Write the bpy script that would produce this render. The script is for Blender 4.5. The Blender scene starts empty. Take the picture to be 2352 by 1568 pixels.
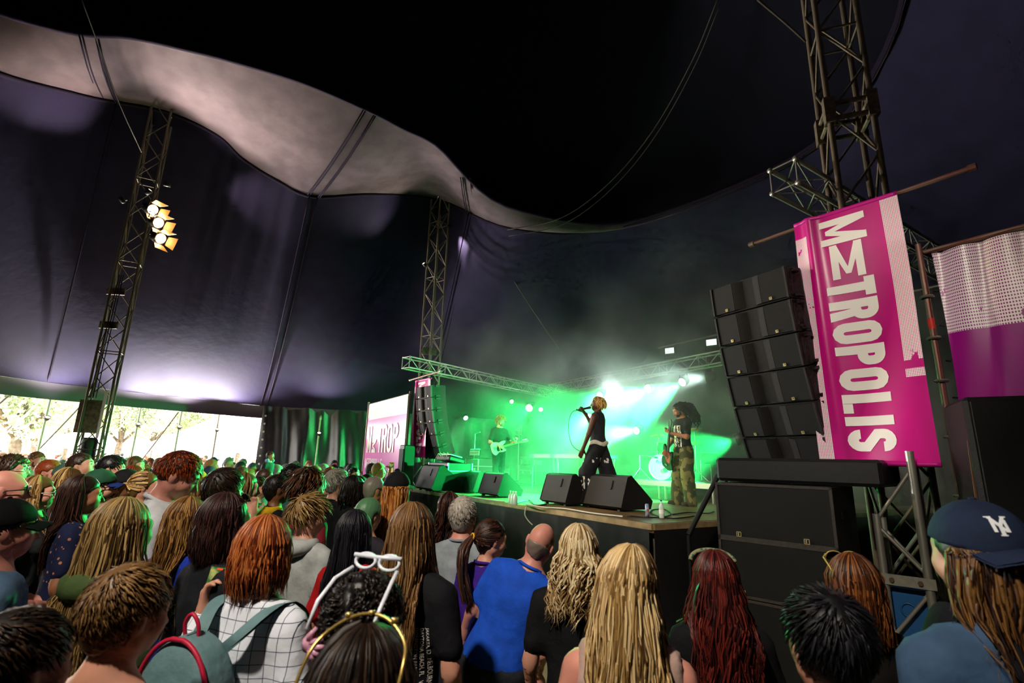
import bpy, math, random
import numpy as np
from mathutils import Matrix, Vector

# ------------------------------------------------------------------ camera
F_PX = 1165.0; PITCH = math.radians(13.5); ROLL = math.radians(1.6); CAM_H = 1.9
_f = np.array([0, math.cos(PITCH), math.sin(PITCH)]); _u0 = np.array([0, -math.sin(PITCH), math.cos(PITCH)]); _r0 = np.array([1.0, 0, 0])
_r = _r0*math.cos(ROLL) + _u0*math.sin(ROLL); _u = -_r0*math.sin(ROLL) + _u0*math.cos(ROLL)
CAMP = np.array([0, 0, CAM_H])
def ray(px, py): return _f*F_PX + _r*(px-1176) - _u*(py-784)
def atz(px, py, z): d = ray(px, py); return CAMP + d*((z-CAM_H)/d[2])      # survey: where a sight line meets a level
def aty(px, py, Y): d = ray(px, py); return CAMP + d*(Y/d[1])              # ... or a distance
def proj(P):
    v = np.array(P, float) - CAMP; w = v@_f
    return 1176 + F_PX*(v@_r)/w, 784 - F_PX*(v@_u)/w
scene = bpy.context.scene
COL = scene.collection
cam = bpy.data.cameras.new('camera'); camo = bpy.data.objects.new('camera', cam); COL.objects.link(camo)
cam.sensor_width = 36.0; cam.lens = F_PX/2352*36.0; cam.clip_start = 0.05; cam.clip_end = 400
camo.matrix_world = Matrix(((_r[0], _u[0], -_f[0], 0), (_r[1], _u[1], -_f[1], 0), (_r[2], _u[2], -_f[2], CAM_H), (0, 0, 0, 1)))
cam.dof.use_dof = True; cam.dof.focus_distance = 7.0; cam.dof.aperture_fstop = 4.0
scene.camera = camo
vs = scene.view_settings
vs.view_transform = 'Standard'; vs.look = 'None'; vs.gamma = 1.0; vs.use_curve_mapping = False
vs.exposure = 0.0
cy = scene.cycles
cy.use_denoising = True
cy.max_bounces = 5; cy.diffuse_bounces = 3; cy.glossy_bounces = 2; cy.transmission_bounces = 3; cy.volume_bounces = 1; cy.transparent_max_bounces = 6
cy.caustics_reflective = False; cy.caustics_refractive = False
cy.sample_clamp_indirect = 6.0; cy.volume_step_rate = 2.0; cy.volume_max_steps = 128
cy.use_adaptive_sampling = True; cy.adaptive_threshold = 0.04; cy.adaptive_min_samples = 12

# ------------------------------------------------------------------ daylight
world = bpy.data.worlds.new('world'); scene.world = world; world.use_nodes = True
_nt = world.node_tree; _bg = _nt.nodes['Background']
_sky = _nt.nodes.new('ShaderNodeTexSky'); _sky.sky_type = 'HOSEK_WILKIE'; _sky.turbidity = 7.0; _sky.ground_albedo = 0.4
_sky.sun_direction = Vector((-0.58, 0.48, 0.66)).normalized()
_mix = _nt.nodes.new('ShaderNodeMix'); _mix.data_type = 'RGBA'; _mix.inputs[0].default_value = 0.75; _mix.inputs[7].default_value = (1.0, 1.0, 1.0, 1)
_nt.links.new(_sky.outputs[0], _mix.inputs[6]); _nt.links.new(_mix.outputs[2], _bg.inputs[0]); _bg.inputs[1].default_value = 18.0
def lamp(name, kind, loc, energy, color=(1, 1, 1), target=None, **kw):
    l = bpy.data.lights.new(name, kind); l.energy = energy; l.color = color
    for k, v in kw.items(): setattr(l, k, v)
    o = bpy.data.objects.new(name, l); COL.objects.link(o); o.location = loc
    if target is not None: o.rotation_euler = (Vector(target)-Vector(loc)).to_track_quat('-Z', 'Y').to_euler()
    return o
sun = lamp('sun', 'SUN', (0, 0, 30), 14.0, (1.0, 0.96, 0.88), target=None, angle=math.radians(3))
sun.rotation_euler = Vector((0.58, -0.48, -0.66)).to_track_quat('-Z', 'Y').to_euler()

# ------------------------------------------------------------------ materials
def lin(c):
    if isinstance(c, str): c = tuple(int(c[i:i+2], 16)/255 for i in (0, 2, 4))
    return tuple(x/12.92 if x <= .04045 else ((x+.055)/1.055)**2.4 for x in c)
_mats = {}
def M(name, col='808080', rough=.6, metal=0.0, var=0.0, scale=8.0, spec=.4, bump=0.0, bscale=60.0, emit=None, estr=0.0, alpha=1.0, col2=None, stretch=None):
    if name in _mats: return _mats[name]
    m = bpy.data.materials.new(name); m.use_nodes = True; nt = m.node_tree; b = nt.nodes['Principled BSDF']
    c = lin(col); b.inputs['Base Color'].default_value = (*c, 1); b.inputs['Roughness'].default_value = rough; b.inputs['Metallic'].default_value = metal
    b.inputs['Specular IOR Level'].default_value = spec
    if var > 0 or bump > 0 or col2:
        tc = nt.nodes.new('ShaderNodeTexCoord'); mp = nt.nodes.new('ShaderNodeMapping'); nt.links.new(tc.outputs['Object'], mp.inputs[0])
        if stretch: mp.inputs['Scale'].default_value = stretch
    if var > 0 or col2:
        n = nt.nodes.new('ShaderNodeTexNoise'); n.inputs['Scale'].default_value = scale; n.inputs['Detail'].default_value = 3
        nt.links.new(mp.outputs[0], n.inputs['Vector'])
        r = nt.nodes.new('ShaderNodeValToRGB'); nt.links.new(n.outputs['Fac'], r.inputs[0])
        c2 = lin(col2) if col2 else tuple(x*(1-var) for x in c)
        r.color_ramp.elements[0].color = (*c2, 1); r.color_ramp.elements[0].position = .35
        r.color_ramp.elements[1].color = (*[min(1, x*(1+var*.6)) for x in c], 1); r.color_ramp.elements[1].position = .65
        nt.links.new(r.outputs[0], b.inputs['Base Color'])
    if bump > 0:
        n2 = nt.nodes.new('ShaderNodeTexNoise'); n2.inputs['Scale'].default_value = bscale; n2.inputs['Detail'].default_value = 3
        nt.links.new(mp.outputs[0], n2.inputs['Vector'])
        bp = nt.nodes.new('ShaderNodeBump'); bp.inputs['Strength'].default_value = bump; bp.inputs['Distance'].default_value = .02
        nt.links.new(n2.outputs['Fac'], bp.inputs['Height']); nt.links.new(bp.outputs[0], b.inputs['Normal'])
    if emit is not None:
        b.inputs['Emission Color'].default_value = (*lin(emit), 1); b.inputs['Emission Strength'].default_value = estr
    _mats[name] = m
    return m
def hair_mat(dark, mid, light, rough=.42):
    name = 'hair_%s_%s_%s' % (dark, mid, light)
    if name in _mats: return _mats[name]
    m = bpy.data.materials.new(name); m.use_nodes = True; nt = m.node_tree; b = nt.nodes['Principled BSDF']
    g = nt.nodes.new('ShaderNodeNewGeometry'); r = nt.nodes.new('ShaderNodeValToRGB')
    tc = nt.nodes.new('ShaderNodeTexCoord'); mp = nt.nodes.new('ShaderNodeMapping'); mp.inputs['Scale'].default_value = (1, 1, .07)
    n = nt.nodes.new('ShaderNodeTexNoise'); n.inputs['Scale'].default_value = 210; n.inputs['Detail'].default_value = 2
    nt.links.new(tc.outputs['Object'], mp.inputs[0]); nt.links.new(mp.outputs[0], n.inputs['Vector'])
    mm = nt.nodes.new('ShaderNodeMath'); mm.operation = 'MULTIPLY_ADD'; mm.inputs[1].default_value = 1.0
    s = nt.nodes.new('ShaderNodeMath'); s.operation = 'MULTIPLY'; s.inputs[1].default_value = .22
    nt.links.new(n.outputs['Fac'], s.inputs[0]); nt.links.new(g.outputs['Random Per Island'], mm.inputs[0]); nt.links.new(s.outputs[0], mm.inputs[2])
    nt.links.new(mm.outputs[0], r.inputs[0])
    e = r.color_ramp.elements; e[0].color = (*lin(dark), 1); e[0].position = .12; e[1].color = (*lin(light), 1); e[1].position = .95
    k = e.new(.5); k.color = (*lin(mid), 1)
    nt.links.new(r.outputs[0], b.inputs['Base Color']); b.inputs['Roughness'].default_value = rough; b.inputs['Specular IOR Level'].default_value = .35
    bp = nt.nodes.new('ShaderNodeBump'); bp.inputs['Strength'].default_value = .2; bp.inputs['Distance'].default_value = .003
    nt.links.new(n.outputs['Fac'], bp.inputs['Height']); nt.links.new(bp.outputs[0], b.inputs['Normal'])
    _mats[name] = m
    return m

# ------------------------------------------------------------------ mesh helpers
def tag(o, label=None, cat=None, group=None, kind=None):
    if label: o['label'] = label
    if cat: o['category'] = cat
    if group: o['group'] = group
    if kind: o['kind'] = kind
    return o
def empty(name, loc=(0, 0, 0), rz=0.0, parent=None):
    o = bpy.data.objects.new(name, None); COL.objects.link(o); o.location = loc; o.rotation_euler = (0, 0, rz); o.empty_display_size = .1
    if parent: o.parent = parent
    return o
def link(name, me, parent=None, loc=None, rot=None):
    o = bpy.data.objects.new(name, me); COL.objects.link(o)
    if parent: o.parent = parent
    if loc is not None: o.location = loc
    if rot is not None: o.rotation_euler = rot
    return o
def np_mesh(name, V, Fq, mats, midx=None, smooth=True):
    """V (n,3); Fq (m,4) or (m,3) int arrays (list of arrays allowed)"""
    fs = Fq if isinstance(Fq, list) else [Fq]
    me = bpy.data.meshes.new(name)
    me.vertices.add(len(V)); me.vertices.foreach_set('co', np.ascontiguousarray(V, np.float32).ravel())
    tot = np.concatenate([np.full(len(f), f.shape[1], np.int32) for f in fs]); idx = np.concatenate([f.ravel() for f in fs]).astype(np.int32)
    st = np.concatenate([[0], np.cumsum(tot)[:-1]]).astype(np.int32)
    me.loops.add(len(idx)); me.loops.foreach_set('vertex_index', idx)
    me.polygons.add(len(tot)); me.polygons.foreach_set('loop_start', st); me.polygons.foreach_set('loop_total', tot)
    me.polygons.foreach_set('use_smooth', np.full(len(tot), smooth))
    for m in (mats if isinstance(mats, (list, tuple)) else [mats]): me.materials.append(m)
    if midx is not None: me.polygons.foreach_set('material_index', np.asarray(midx, np.int32))
    me.update(calc_edges=True); me.validate()
    return me
def rotm(rx=0, ry=0, rz=0):
    return np.array(Matrix.Rotation(rz, 3, 'Z') @ Matrix.Rotation(ry, 3, 'Y') @ Matrix.Rotation(rx, 3, 'X'))
class MB:
    def __init__(s): s.v = []; s.f = []; s.m = []
    def add(s, V, Fc, mi=0):
        o = len(s.v); s.v += [tuple(map(float, p)) for p in V]; s.f += [tuple(o+i for i in q) for q in Fc]; s.m += [mi]*len(Fc); return s
    def box(s, c, size, R=None, mi=0, taper=1.0):
        hx, hy, hz = (k/2 for k in size)
        P = np.array([(-hx, -hy, -hz), (hx, -hy, -hz), (hx, hy, -hz), (-hx, hy, -hz), (-hx*taper, -hy*taper, hz), (hx*taper, -hy*taper, hz), (hx*taper, hy*taper, hz), (-hx*taper, hy*taper, hz)])
        if R is not None: P = P@np.array(R).T
        return s.add(P+np.array(c), [(0, 3, 2, 1), (4, 5, 6, 7), (0, 1, 5, 4), (1, 2, 6, 5), (2, 3, 7, 6), (3, 0, 4, 7)], mi)
    def rbox(s, c, size, r, R=None, mi=0):
        hx, hy, hz = (k/2 for k in size); V = []
        # bevelled box: three shrunken shells
        P = []
        for zz, ins in ((-hz, r), (-hz+r, 0), (hz-r, 0), (hz, r)):
            ax, ay = hx-ins, hy-ins; q = r if ins == 0 else r*.3
            P += [(-ax+q, -ay, zz), (ax-q, -ay, zz), (ax, -ay+q, zz), (ax, ay-q, zz), (ax-q, ay, zz), (-ax+q, ay, zz), (-ax, ay-q, zz), (-ax, -ay+q, zz)]
        P = np.array(P)
        if R is not None: P = P@np.array(R).T
        Fc = [tuple(range(7, -1, -1)), tuple(range(24, 32))]
        for k in range(3):
            for i in range(8): j = (i+1) % 8; Fc.append((k*8+i, k*8+j, k*8+8+j, k*8+8+i))
        return s.add(P+np.array(c), Fc, mi)
    def prism(s, poly, z0, z1, R=None, c=(0, 0, 0), mi=0):
        n = len(poly); P = np.array([(x, y, z0) for x, y in poly]+[(x, y, z1) for x, y in poly], float)
        if R is not None: P = P@np.array(R).T
        Fc = [tuple(range(n-1, -1, -1)), tuple(range(n, 2*n))]+[(i, (i+1) % n, n+(i+1) % n, n+i) for i in range(n)]
        return s.add(P+np.array(c), Fc, mi)
    def tube(s, pts, r, n=8, caps=True, mi=0, closed=False):
        pts = [np.array(p, float) for p in pts]; N = len(pts); rs = r if hasattr(r, '__len__') else [r]*N
        V = []; Fc = []; prev = None
        for i, p in enumerate(pts):
            a = pts[(i-1) % N] if (i > 0 or closed) else p; b = pts[(i+1) % N] if (i < N-1 or closed) else p
            t = b-a; t = t/(np.linalg.norm(t)+1e-12)
            if prev is None:
                k = np.array([0, 0, 1.0]) if abs(t[2]) < .9 else np.array([1.0, 0, 0])
                e = np.cross(t, k)
            else: e = prev-t*(prev@t)
            e = e/(np.linalg.norm(e)+1e-12); g = np.cross(t, e); prev = e
            for j in range(n): an = 2*math.pi*j/n; V.append(p+rs[i]*(e*math.cos(an)+g*math.sin(an)))
        for i in range(N if closed else N-1):
            i2 = (i+1) % N
            for j in range(n): j2 = (j+1) % n; Fc.append((i*n+j, i*n+j2, i2*n+j2, i2*n+j))
        if caps and not closed: Fc += [tuple(range(n-1, -1, -1)), tuple(range((N-1)*n, N*n))]
        return s.add(V, Fc, mi)
    def lathe(s, prof, n=16, c=(0, 0, 0), R=None, mi=0, sx=1.0, sy=1.0):
        P = np.array([(r*sx*math.cos(2*math.pi*j/n), r*sy*math.sin(2*math.pi*j/n), z) for r, z in prof for j in range(n)])
        if R is not None: P = P@np.array(R).T
        Fc = [(i*n+j, i*n+(j+1) % n, i*n+n+(j+1) % n, i*n+n+j) for i in range(len(prof)-1) for j in range(n)]
        if prof[0][0] > 1e-6: Fc.append(tuple(range(n-1, -1, -1)))
        if prof[-1][0] > 1e-6: Fc.append(tuple(range((len(prof)-1)*n, len(prof)*n)))
        return s.add(P+np.array(c), Fc, mi)
    def grid(s, G, mi=0, closed_u=False):
        G = np.array(G, float); a, b = G.shape[:2]; Fc = []
        for i in range(a if closed_u else a-1):
            for j in range(b-1): Fc.append((i*b+j, ((i+1) % a)*b+j, ((i+1) % a)*b+j+1, i*b+j+1))
        return s.add(G.reshape(-1, 3), Fc, mi)
    def build(s, name, mats, parent=None, smooth=False, loc=None, rot=None):
        me = bpy.data.meshes.new(name); me.from_pydata(s.v, [], s.f)
        for m in (mats if isinstance(mats, (list, tuple)) else [mats]): me.materials.append(m)
        me.polygons.foreach_set('material_index', s.m)
        if smooth: me.polygons.foreach_set('use_smooth', [True]*len(s.f))
        me.update()
        return link(name, me, parent, loc, rot)
def align(a, b):
    """matrix that maps the unit cylinder (z 0..1, radius 1) onto the segment a-b"""
    a, b = Vector(a), Vector(b); d = b-a
    return Matrix.Translation(a) @ d.to_track_quat('Z', 'Y').to_matrix().to_4x4(), d.length
_cyl = {}
def cyl_mesh(mat, n=8):
    k = (mat.name, n)
    if k not in _cyl:
        mb = MB().tube([(0, 0, 0), (0, 0, 1)], 1.0, n); me = bpy.data.meshes.new('tube'); me.from_pydata(mb.v, [], mb.f); me.materials.append(mat)
        me.polygons.foreach_set('use_smooth', [len(p) == 4 for p in mb.f]); me.update(); _cyl[k] = me
    return _cyl[k]
def rod(name, a, b, r, mat, parent=None, n=8):
    o = bpy.data.objects.new(name, cyl_mesh(mat, n)); COL.objects.link(o)
    m, L = align(a, b); o.parent = parent
    if parent is not None: o.matrix_parent_inverse = Matrix.Identity(4)
    o.matrix_local = m @ Matrix.Diagonal((r, r, L, 1))
    return o
def catenary(a, b, sag, n=14):
    a, b = np.array(a, float), np.array(b, float)
    return [a+(b-a)*t-np.array([0, 0, sag*4*t*(1-t)]) for t in np.linspace(0, 1, n)]
def spline(pts, n=8, closed=False):
    P = [np.array(p, float) for p in pts]; N = len(P); out = []
    for i in range(N if closed else N-1):
        p0 = P[(i-1) % N] if (i > 0 or closed) else 2*P[0]-P[1]; p1 = P[i]; p2 = P[(i+1) % N]; p3 = P[(i+2) % N] if (i < N-2 or closed) else 2*P[-1]-P[-2]
        for t in np.linspace(0, 1, n, endpoint=False):
            out.append(.5*((2*p1)+(p2-p0)*t+(2*p0-5*p1+4*p2-p3)*t*t+(3*p1-p0-3*p2+p3)*t**3))
    if not closed: out.append(P[-1])
    return out
# ------------------------------------------------------------------ tent shell
rng = np.random.default_rng(7)
m_ground = M('trampled_grass', 'a09874', .95, var=.3, scale=1.2, col2='948a64', bump=.4, bscale=9)
m_fabric = M('tent_fabric', '1e1a30', .75, var=.12, scale=2.2, spec=.06, bump=.25, bscale=5)
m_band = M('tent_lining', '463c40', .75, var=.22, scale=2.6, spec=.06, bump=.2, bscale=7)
m_fabdark = M('tent_fabric_navy', '11111a', .8, spec=.1)
m_cupola = M('tent_cupola_fabric', '101018', .9, spec=.02)
m_seam = M('tent_seam_webbing', '1c1624', .9, spec=.05)
m_valance = M('tent_valance_fabric', '2a2030', .6)
m_curtain = M('side_curtain_fabric', '1c1a22', .38, var=.2, scale=3, spec=.5, bump=.25, bscale=6)
m_steel = M('galvanised_steel', '8d8678', .5, .55, var=.35, scale=14)
m_rope = M('dark_rope', '3a342c', .9)
m_lightrope = M('pale_rope', 'c9c4b6', .9)
tag(MB().grid([[(-140, -60, 0), (-140, 160, 0)], [(140, -60, 0), (140, 160, 0)]]).build('floor', m_ground), kind='structure')

STN = [  # eave (x, y)      mast-line seam          inner rim
 ((-13, 4), (-9.3, 5.5, 8.6), (-8.6, 5.6, 9.3)), ((-12.9, 8.5), (-9.6, 7.4, 8.45), (-9.4, 7.0, 9.3)),
 ((-12.45, 12.41), (-9.0, 8.96, 9.0), (-8.26, 7.69, 9.3)), ((-11.65, 14.05), (-7.95, 9.95, 9.4), (-7.14, 7.78, 9.3)),
 ((-10.9, 15.2), (-7.04, 10.49, 9.2), (-6.2, 8.05, 9.3)), ((-10.41, 15.85), (-6.63, 10.98, 8.9), (-5.5, 8.3, 9.3)),
 ((-9.6, 16.9), (-5.94, 11.42, 8.6), (-4.36, 8.82, 9.3)), ((-8.7, 17.96), (-5.18, 11.77, 8.4), (-3.24, 9.63, 9.3)),
 ((-6.8, 18.6), (-3.9, 12.64, 9.0), (-2.6, 10.2, 9.3)), ((-4.83, 18.94), (-2.4, 14.48, 9.9), (-1.97, 10.74, 9.3)),
 ((-1.5, 20.5), (-.04, 13.31, 8.4), (-.43, 12.2, 9.0)), ((4, 24), (3, 13, 8.4), (2, 11, 9.2)), ((10, 22), (6.5, 10.5, 9), (4.5, 9, 9.5)),
 ((14, 15), (6.5, 7.5, 9.2), (4.5, 7, 9.5)), ((13, 7), (5, 4.5, 9.7), (3, 4.5, 9.6)), ((9, 0), (3, 1, 8.6), (2, 2, 9.3)),
 ((4, -6), (.5, -1, 9), (.2, 1, 9.3)), ((-4, -7), (-2.5, -1, 9), (-2, 1, 9.3)), ((-10, -3), (-6, 2, 8.6), (-5, 3, 9.3))]
NS = 6
Er = np.array(spline([(a[0], a[1], 3.2) for a, b, c in STN], NS, True)); Lr = np.array(spline([b for a, b, c in STN], NS, True)); Ur = np.array(spline([c for a, b, c in STN], NS, True))
_k = np.zeros(len(Lr)); _k[9*NS:17*NS] = np.clip((np.arange(8*NS)-0*NS)/(2.2*NS), 0, 1)*np.clip((8*NS-np.arange(8*NS))/(2*NS), 0, 1); _k = (_k*_k*(3-2*_k))[:, None]
Ur = Ur*(1-_k)+(Lr+np.array([0, 0, .05]))*_k  # stage-side lining tapers to nothing; its darkness is put into the shape
CEN = np.array([-1.5, 6.0, 0])
def outw(P): d = P-CEN; d[..., 2] = 0; return d/np.linalg.norm(d, axis=-1, keepdims=True)
# eave-to-mast-line canopy (hangs slightly slack, with fine radial creases)
ts = np.linspace(0, 1, 19)
Etop = Er+np.array([0, 0, .42])-outw(Er.copy())*.12
G = []
for t in ts:
    p = Etop*(1-t)+Lr*t
    sag = -.55*math.sin(math.pi*t)**1.0*(1-.3*t)
    p = p+np.array([0, 0, 1])*sag*1.2-outw(p.copy())*0.0
    cre = .035*np.sin(np.arange(len(p))*2.1+4*t)*(t**2)+.02*np.sin(np.arange(len(p))*.9)*(1-t)
    G.append(p+outw(p.copy())*cre[:, None])
G = np.array(G).transpose(1, 0, 2)
KS = 11*NS; KR = 14*NS
tag(MB().grid(G, closed_u=True).build('wall_canopy', m_fabric, smooth=True), kind='structure')
GW = G
# lit strip of lining between the mast line and the inner rim
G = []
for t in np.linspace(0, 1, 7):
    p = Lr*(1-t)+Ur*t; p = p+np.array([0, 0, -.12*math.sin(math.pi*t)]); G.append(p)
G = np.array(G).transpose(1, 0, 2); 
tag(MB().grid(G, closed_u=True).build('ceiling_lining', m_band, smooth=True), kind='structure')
# dark cupola above the inner rim
o_ = outw(Ur.copy()); G = [Ur, Ur+o_*.5+np.array([0, 0, .25]), Ur+o_*.9+np.array([0, 0, 1.0])]
top = np.array([-1.5, 6.0, 14.5])
for t in (.25, .5, .75, .97): G.append((Ur+o_*.9+np.array([0, 0, 1.0]))*(1-t)+top*t+np.array([0, 0, 1.2*math.sin(math.pi*t)]))
tag(MB().grid(np.array(G).transpose(1, 0, 2), closed_u=True).build('ceiling_cupola', m_cupola, smooth=True), kind='structure')
tag(MB().tube(list(Ur), .05, 6, closed=True).build('trim_rim', m_seam, smooth=True), kind='structure')
tag(MB().tube(list(Lr+np.array([0, 0, -.02])), .045, 6, closed=True).build('trim_mast_line', m_seam, smooth=True), kind='structure')
# valance below the eave
G = [Etop, (Etop+Er)/2+outw(Er.copy())*.06, Er]
tag(MB().grid(np.array(G).transpose(1, 0, 2), closed_u=True).build('trim_valance', m_valance, smooth=True), kind='structure')
# webbing straps across lining and down the canopy
def strap(i, n):
    a = Lr[i]; b = Ur[i]; d = b-a; s = np.cross(d, [0, 0, 1]); s /= np.linalg.norm(s)
    mb = MB()
    for k in (-.14, -.1, .1, .15): mb.tube([a+s*k+d*t+np.array([0, 0, -.12*math.sin(math.pi*t)-.03]) for t in np.linspace(0, 1, 6)], .014, 5)
    tag(mb.build('trim_%d' % n, m_seam, smooth=True), kind='structure')
    w = GW[i]; mb = MB()
    for k in (-.1, .1): mb.tube([p-outw(p.copy())*.04+s*k for p in w], .02, 5)
    tag(mb.build('trim_%d' % (n+1), m_seam, smooth=True), kind='structure')
strap(2*NS+2, 1); strap(7*NS, 3); strap(9*NS+3, 5)
# black side curtain, gathered in folds, from beyond the opening round behind the stage; unseen rear run added to shut out daylight
seg = np.array(spline([(a[0], a[1], 0) for a, b, c in STN], 40, True)); seg = np.concatenate([seg[7*40:], seg[:30]])
off = np.cumsum(np.r_[0, np.linalg.norm(np.diff(seg, axis=0), axis=1)])
fold = .09*np.sin(off*5.2)+.05*np.sin(off*9.7+1)+.05*np.sin(off*2.1)
G = []
for z in (-.02, .5, 1.0, 1.6, 2.2, 2.8, 3.3, 3.75):
    k = 1-.55*z/3.6
    G.append(seg-outw(seg.copy())*(.1+fold*k+.03*np.sin(off*13+z*2))[:, None]+np.array([0, 0, z]))
tag(MB().grid(np.array(G).transpose(1, 0, 2)).build('wall_curtain', m_curtain, smooth=True), kind='structure')
mb = MB(); e0 = seg[0]-outw(seg[:1].copy())[0]*.22
for k in range(12): mb.lathe([(.035, 0), (.035, .012)], 8, c=e0+np.array([.12, -.02, .3+k*.27]), R=rotm(math.pi/2, 0, .5))
ey = mb.build('curtain_eyelets', M('eyelet_metal', 'd8d4c8', .4, .5)); tag(ey, 'line of small metal eyelets along the black curtain edge', 'eyelets', kind='stuff')
POLES = []
# side poles under the eave and guy ropes outside
for px, py, lab in ((115, 918, 'thin grey side pole nearest the frame edge in the tent opening'), (323, 938, 'thin grey side pole just beyond the tall lighting mast'), (417, 946, 'thin grey side pole in the middle of the bright opening'),
                (503, 954, 'thin grey side pole closest to the black curtain in the opening'), (738, 966, 'thin pale pole standing against the black curtain')):
    p = atz(px, py, 3.2)
    if px > 700: p = p+np.array([.15, -.5, 0])
    t = empty('tent_pole', (p[0], p[1], 0)); tag(t, lab, 'pole', 'side poles of the tent')
    rod('pole', (0, 0, .03), (0, 0, 3.3), .032, m_steel, t, 10); MB().lathe([(.11, 0), (.11, .02), (.05, .05)], 12).build('foot_plate', m_steel, t)
    MB().lathe([(.05, 0), (.05, .1), (.02, .16)], 10, c=(0, 0, 3.2)).build('pole_cap', m_steel, t)
    POLES.append((px, p))
for i, (px, py, k) in enumerate(((95, 918, 4.2), (190, 927, 4.0), (312, 938, 3.6), (410, 946, 3.4), (500, 953, 3.2), (20, 908, 4.4))):
    p = atz(px, py, 3.25); o = outw(p[None].copy())[0]
    q = p+o*k+np.array([-1.2, -.4, 0]); q[2] = .05
    t = MB().tube(catenary(p, q, .06), .022, 6).build('guy_rope', m_lightrope if i % 2 == 0 else m_rope, smooth=True)
    tag(t, ('pale guy rope outside reaching the ground near the picture edge', 'dark guy rope outside just before the lighting mast', 'pale guy rope outside beyond the lighting mast', 'dark guy rope outside in the middle of the opening', 'pale guy rope outside closest to the black curtain', 'dark guy rope outside cut off by the picture edge')[i], 'rope', 'guy ropes outside the opening')
# thin ropes inside under the roof
for n, (pts, lab, r) in enumerate(((((188, 0, 6.2), (232, 120, 7.0), (275, 240, 7.9), (325, 350, 9.3)), 'thin brown rope running up from the lamp mast past the lining', .008),
                     (((1648, 0, 9), (1590, 140, 10), (1500, 300, 11.2), (1400, 420, 12), (1290, 500, 12.6), (1165, 528, 13.1)), 'sagging pair of dark cables sweeping across the roof above the stage', .014),
                     (((1740, 0, 5.6), (1800, 50, 5.5), (1850, 95, 5.4)), 'short dark rope running to the head of the banner tower', .014),
                     (((1085, 490, 14.1), (1190, 660, 14.6), (1290, 812, 15.2)), 'dark rope slanting down from the far mast towards the stage haze', .018))):
    P = spline([aty(*p) for p in pts], 6); mb = MB().tube(P, r, 5)
    if n == 1: mb.tube([p+np.array([.05, .1, -.14]) for p in P], r*.8, 5)
    tag(mb.build('roof_rope', m_rope, smooth=True), lab, 'rope')

# ------------------------------------------------------------------ outside: park beyond the opening
m_bark = M('bark', '6a5d4e', .95, var=.4, scale=6); m_leaf = M('leaf', 'bcc8a4', .7, var=.2, scale=.8, col2='98a880')
m_white = M('white_pvc', 'ecebe6', .6); m_wall = M('white_render', 'e4e2da', .9); m_glass = M('dark_window_glass', '6f7f8c', .15)
def foliage_mesh(n, seed):
    r = np.random.default_rng(seed); c = r.normal(size=(26, 3)); c /= np.linalg.norm(c, axis=1)[:, None]; c *= r.uniform(.35, .9, 26)[:, None]*np.array([3.6, 3.6, 3.2])
    k = r.integers(0, 26, n); d = r.normal(size=(n, 3)); d /= np.linalg.norm(d, axis=1)[:, None]
    P = c[k]+d*r.uniform(.7, 1.35, n)[:, None]
    a = r.normal(size=(n, 3)); a /= np.linalg.norm(a, axis=1)[:, None]; b = np.cross(a, r.normal(size=(n, 3))); b /= np.linalg.norm(b, axis=1)[:, None]
    s = r.uniform(.07, .16, n)[:, None]
    V = np.stack([P-a*s, P+b*s*.6, P+a*s, P-b*s*.6], 1).reshape(-1, 3)
    return np_mesh('foliage', V, np.arange(4*n).reshape(-1, 4), m_leaf, smooth=False)
fol = [foliage_mesh(11000, s) for s in (1, 2, 3)]
TREES = ((25, 26, 'broad park tree at the edge of the opening'), (75, 38, 'park tree with bushy crown behind the first side pole'), (150, 68, 'distant park tree seen just before the lamp mast'), (205, 86, 'farthest park tree directly behind the lamp mast'),
         (268, 44, 'park tree to the inner side of the lamp mast'), (345, 60, 'park tree between two thin side poles'), (395, 86, 'distant pale park tree in the middle of the opening'), (460, 66, 'park tree beside the smaller white pavilion'), (548, 64, 'park tree rising behind the large white pavilion'),
         (-60, 52, 'park tree cut off by the picture edge'))
for i, (px, Y, lab) in enumerate(TREES):
    p = aty(px, 1040, Y); s = (.92, .95, 1.35, 1.5, 1.0, 1.2, 1.5, 1.25, 1.2, 1.1)[i]
    t = empty('tree', (p[0], p[1], 0), i*1.3); tag(t, lab, 'tree', 'park trees outside')
    mb = MB().tube([(0, 0, 0), (.1, .05, 1.6), (0, .1, 3.6*s), (.1, 0, 6*s)], [.34, .26, .2, .08], 8)
    for a in range(4): mb.tube([(0, .1, 2.6*s), (1.1*math.cos(a*1.6), 1.1*math.sin(a*1.6), 3.9*s), (2.2*math.cos(a*1.6), 2.2*math.sin(a*1.6), 5.4*s)], [.13, .09, .04], 6)
    mb.build('trunk', m_bark, t, True)
    f = link('foliage', fol[i % 3], t, (0, 0, 5.9*s)); f.scale = (s, s, s*1.05); tag(f, kind='stuff')
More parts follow.
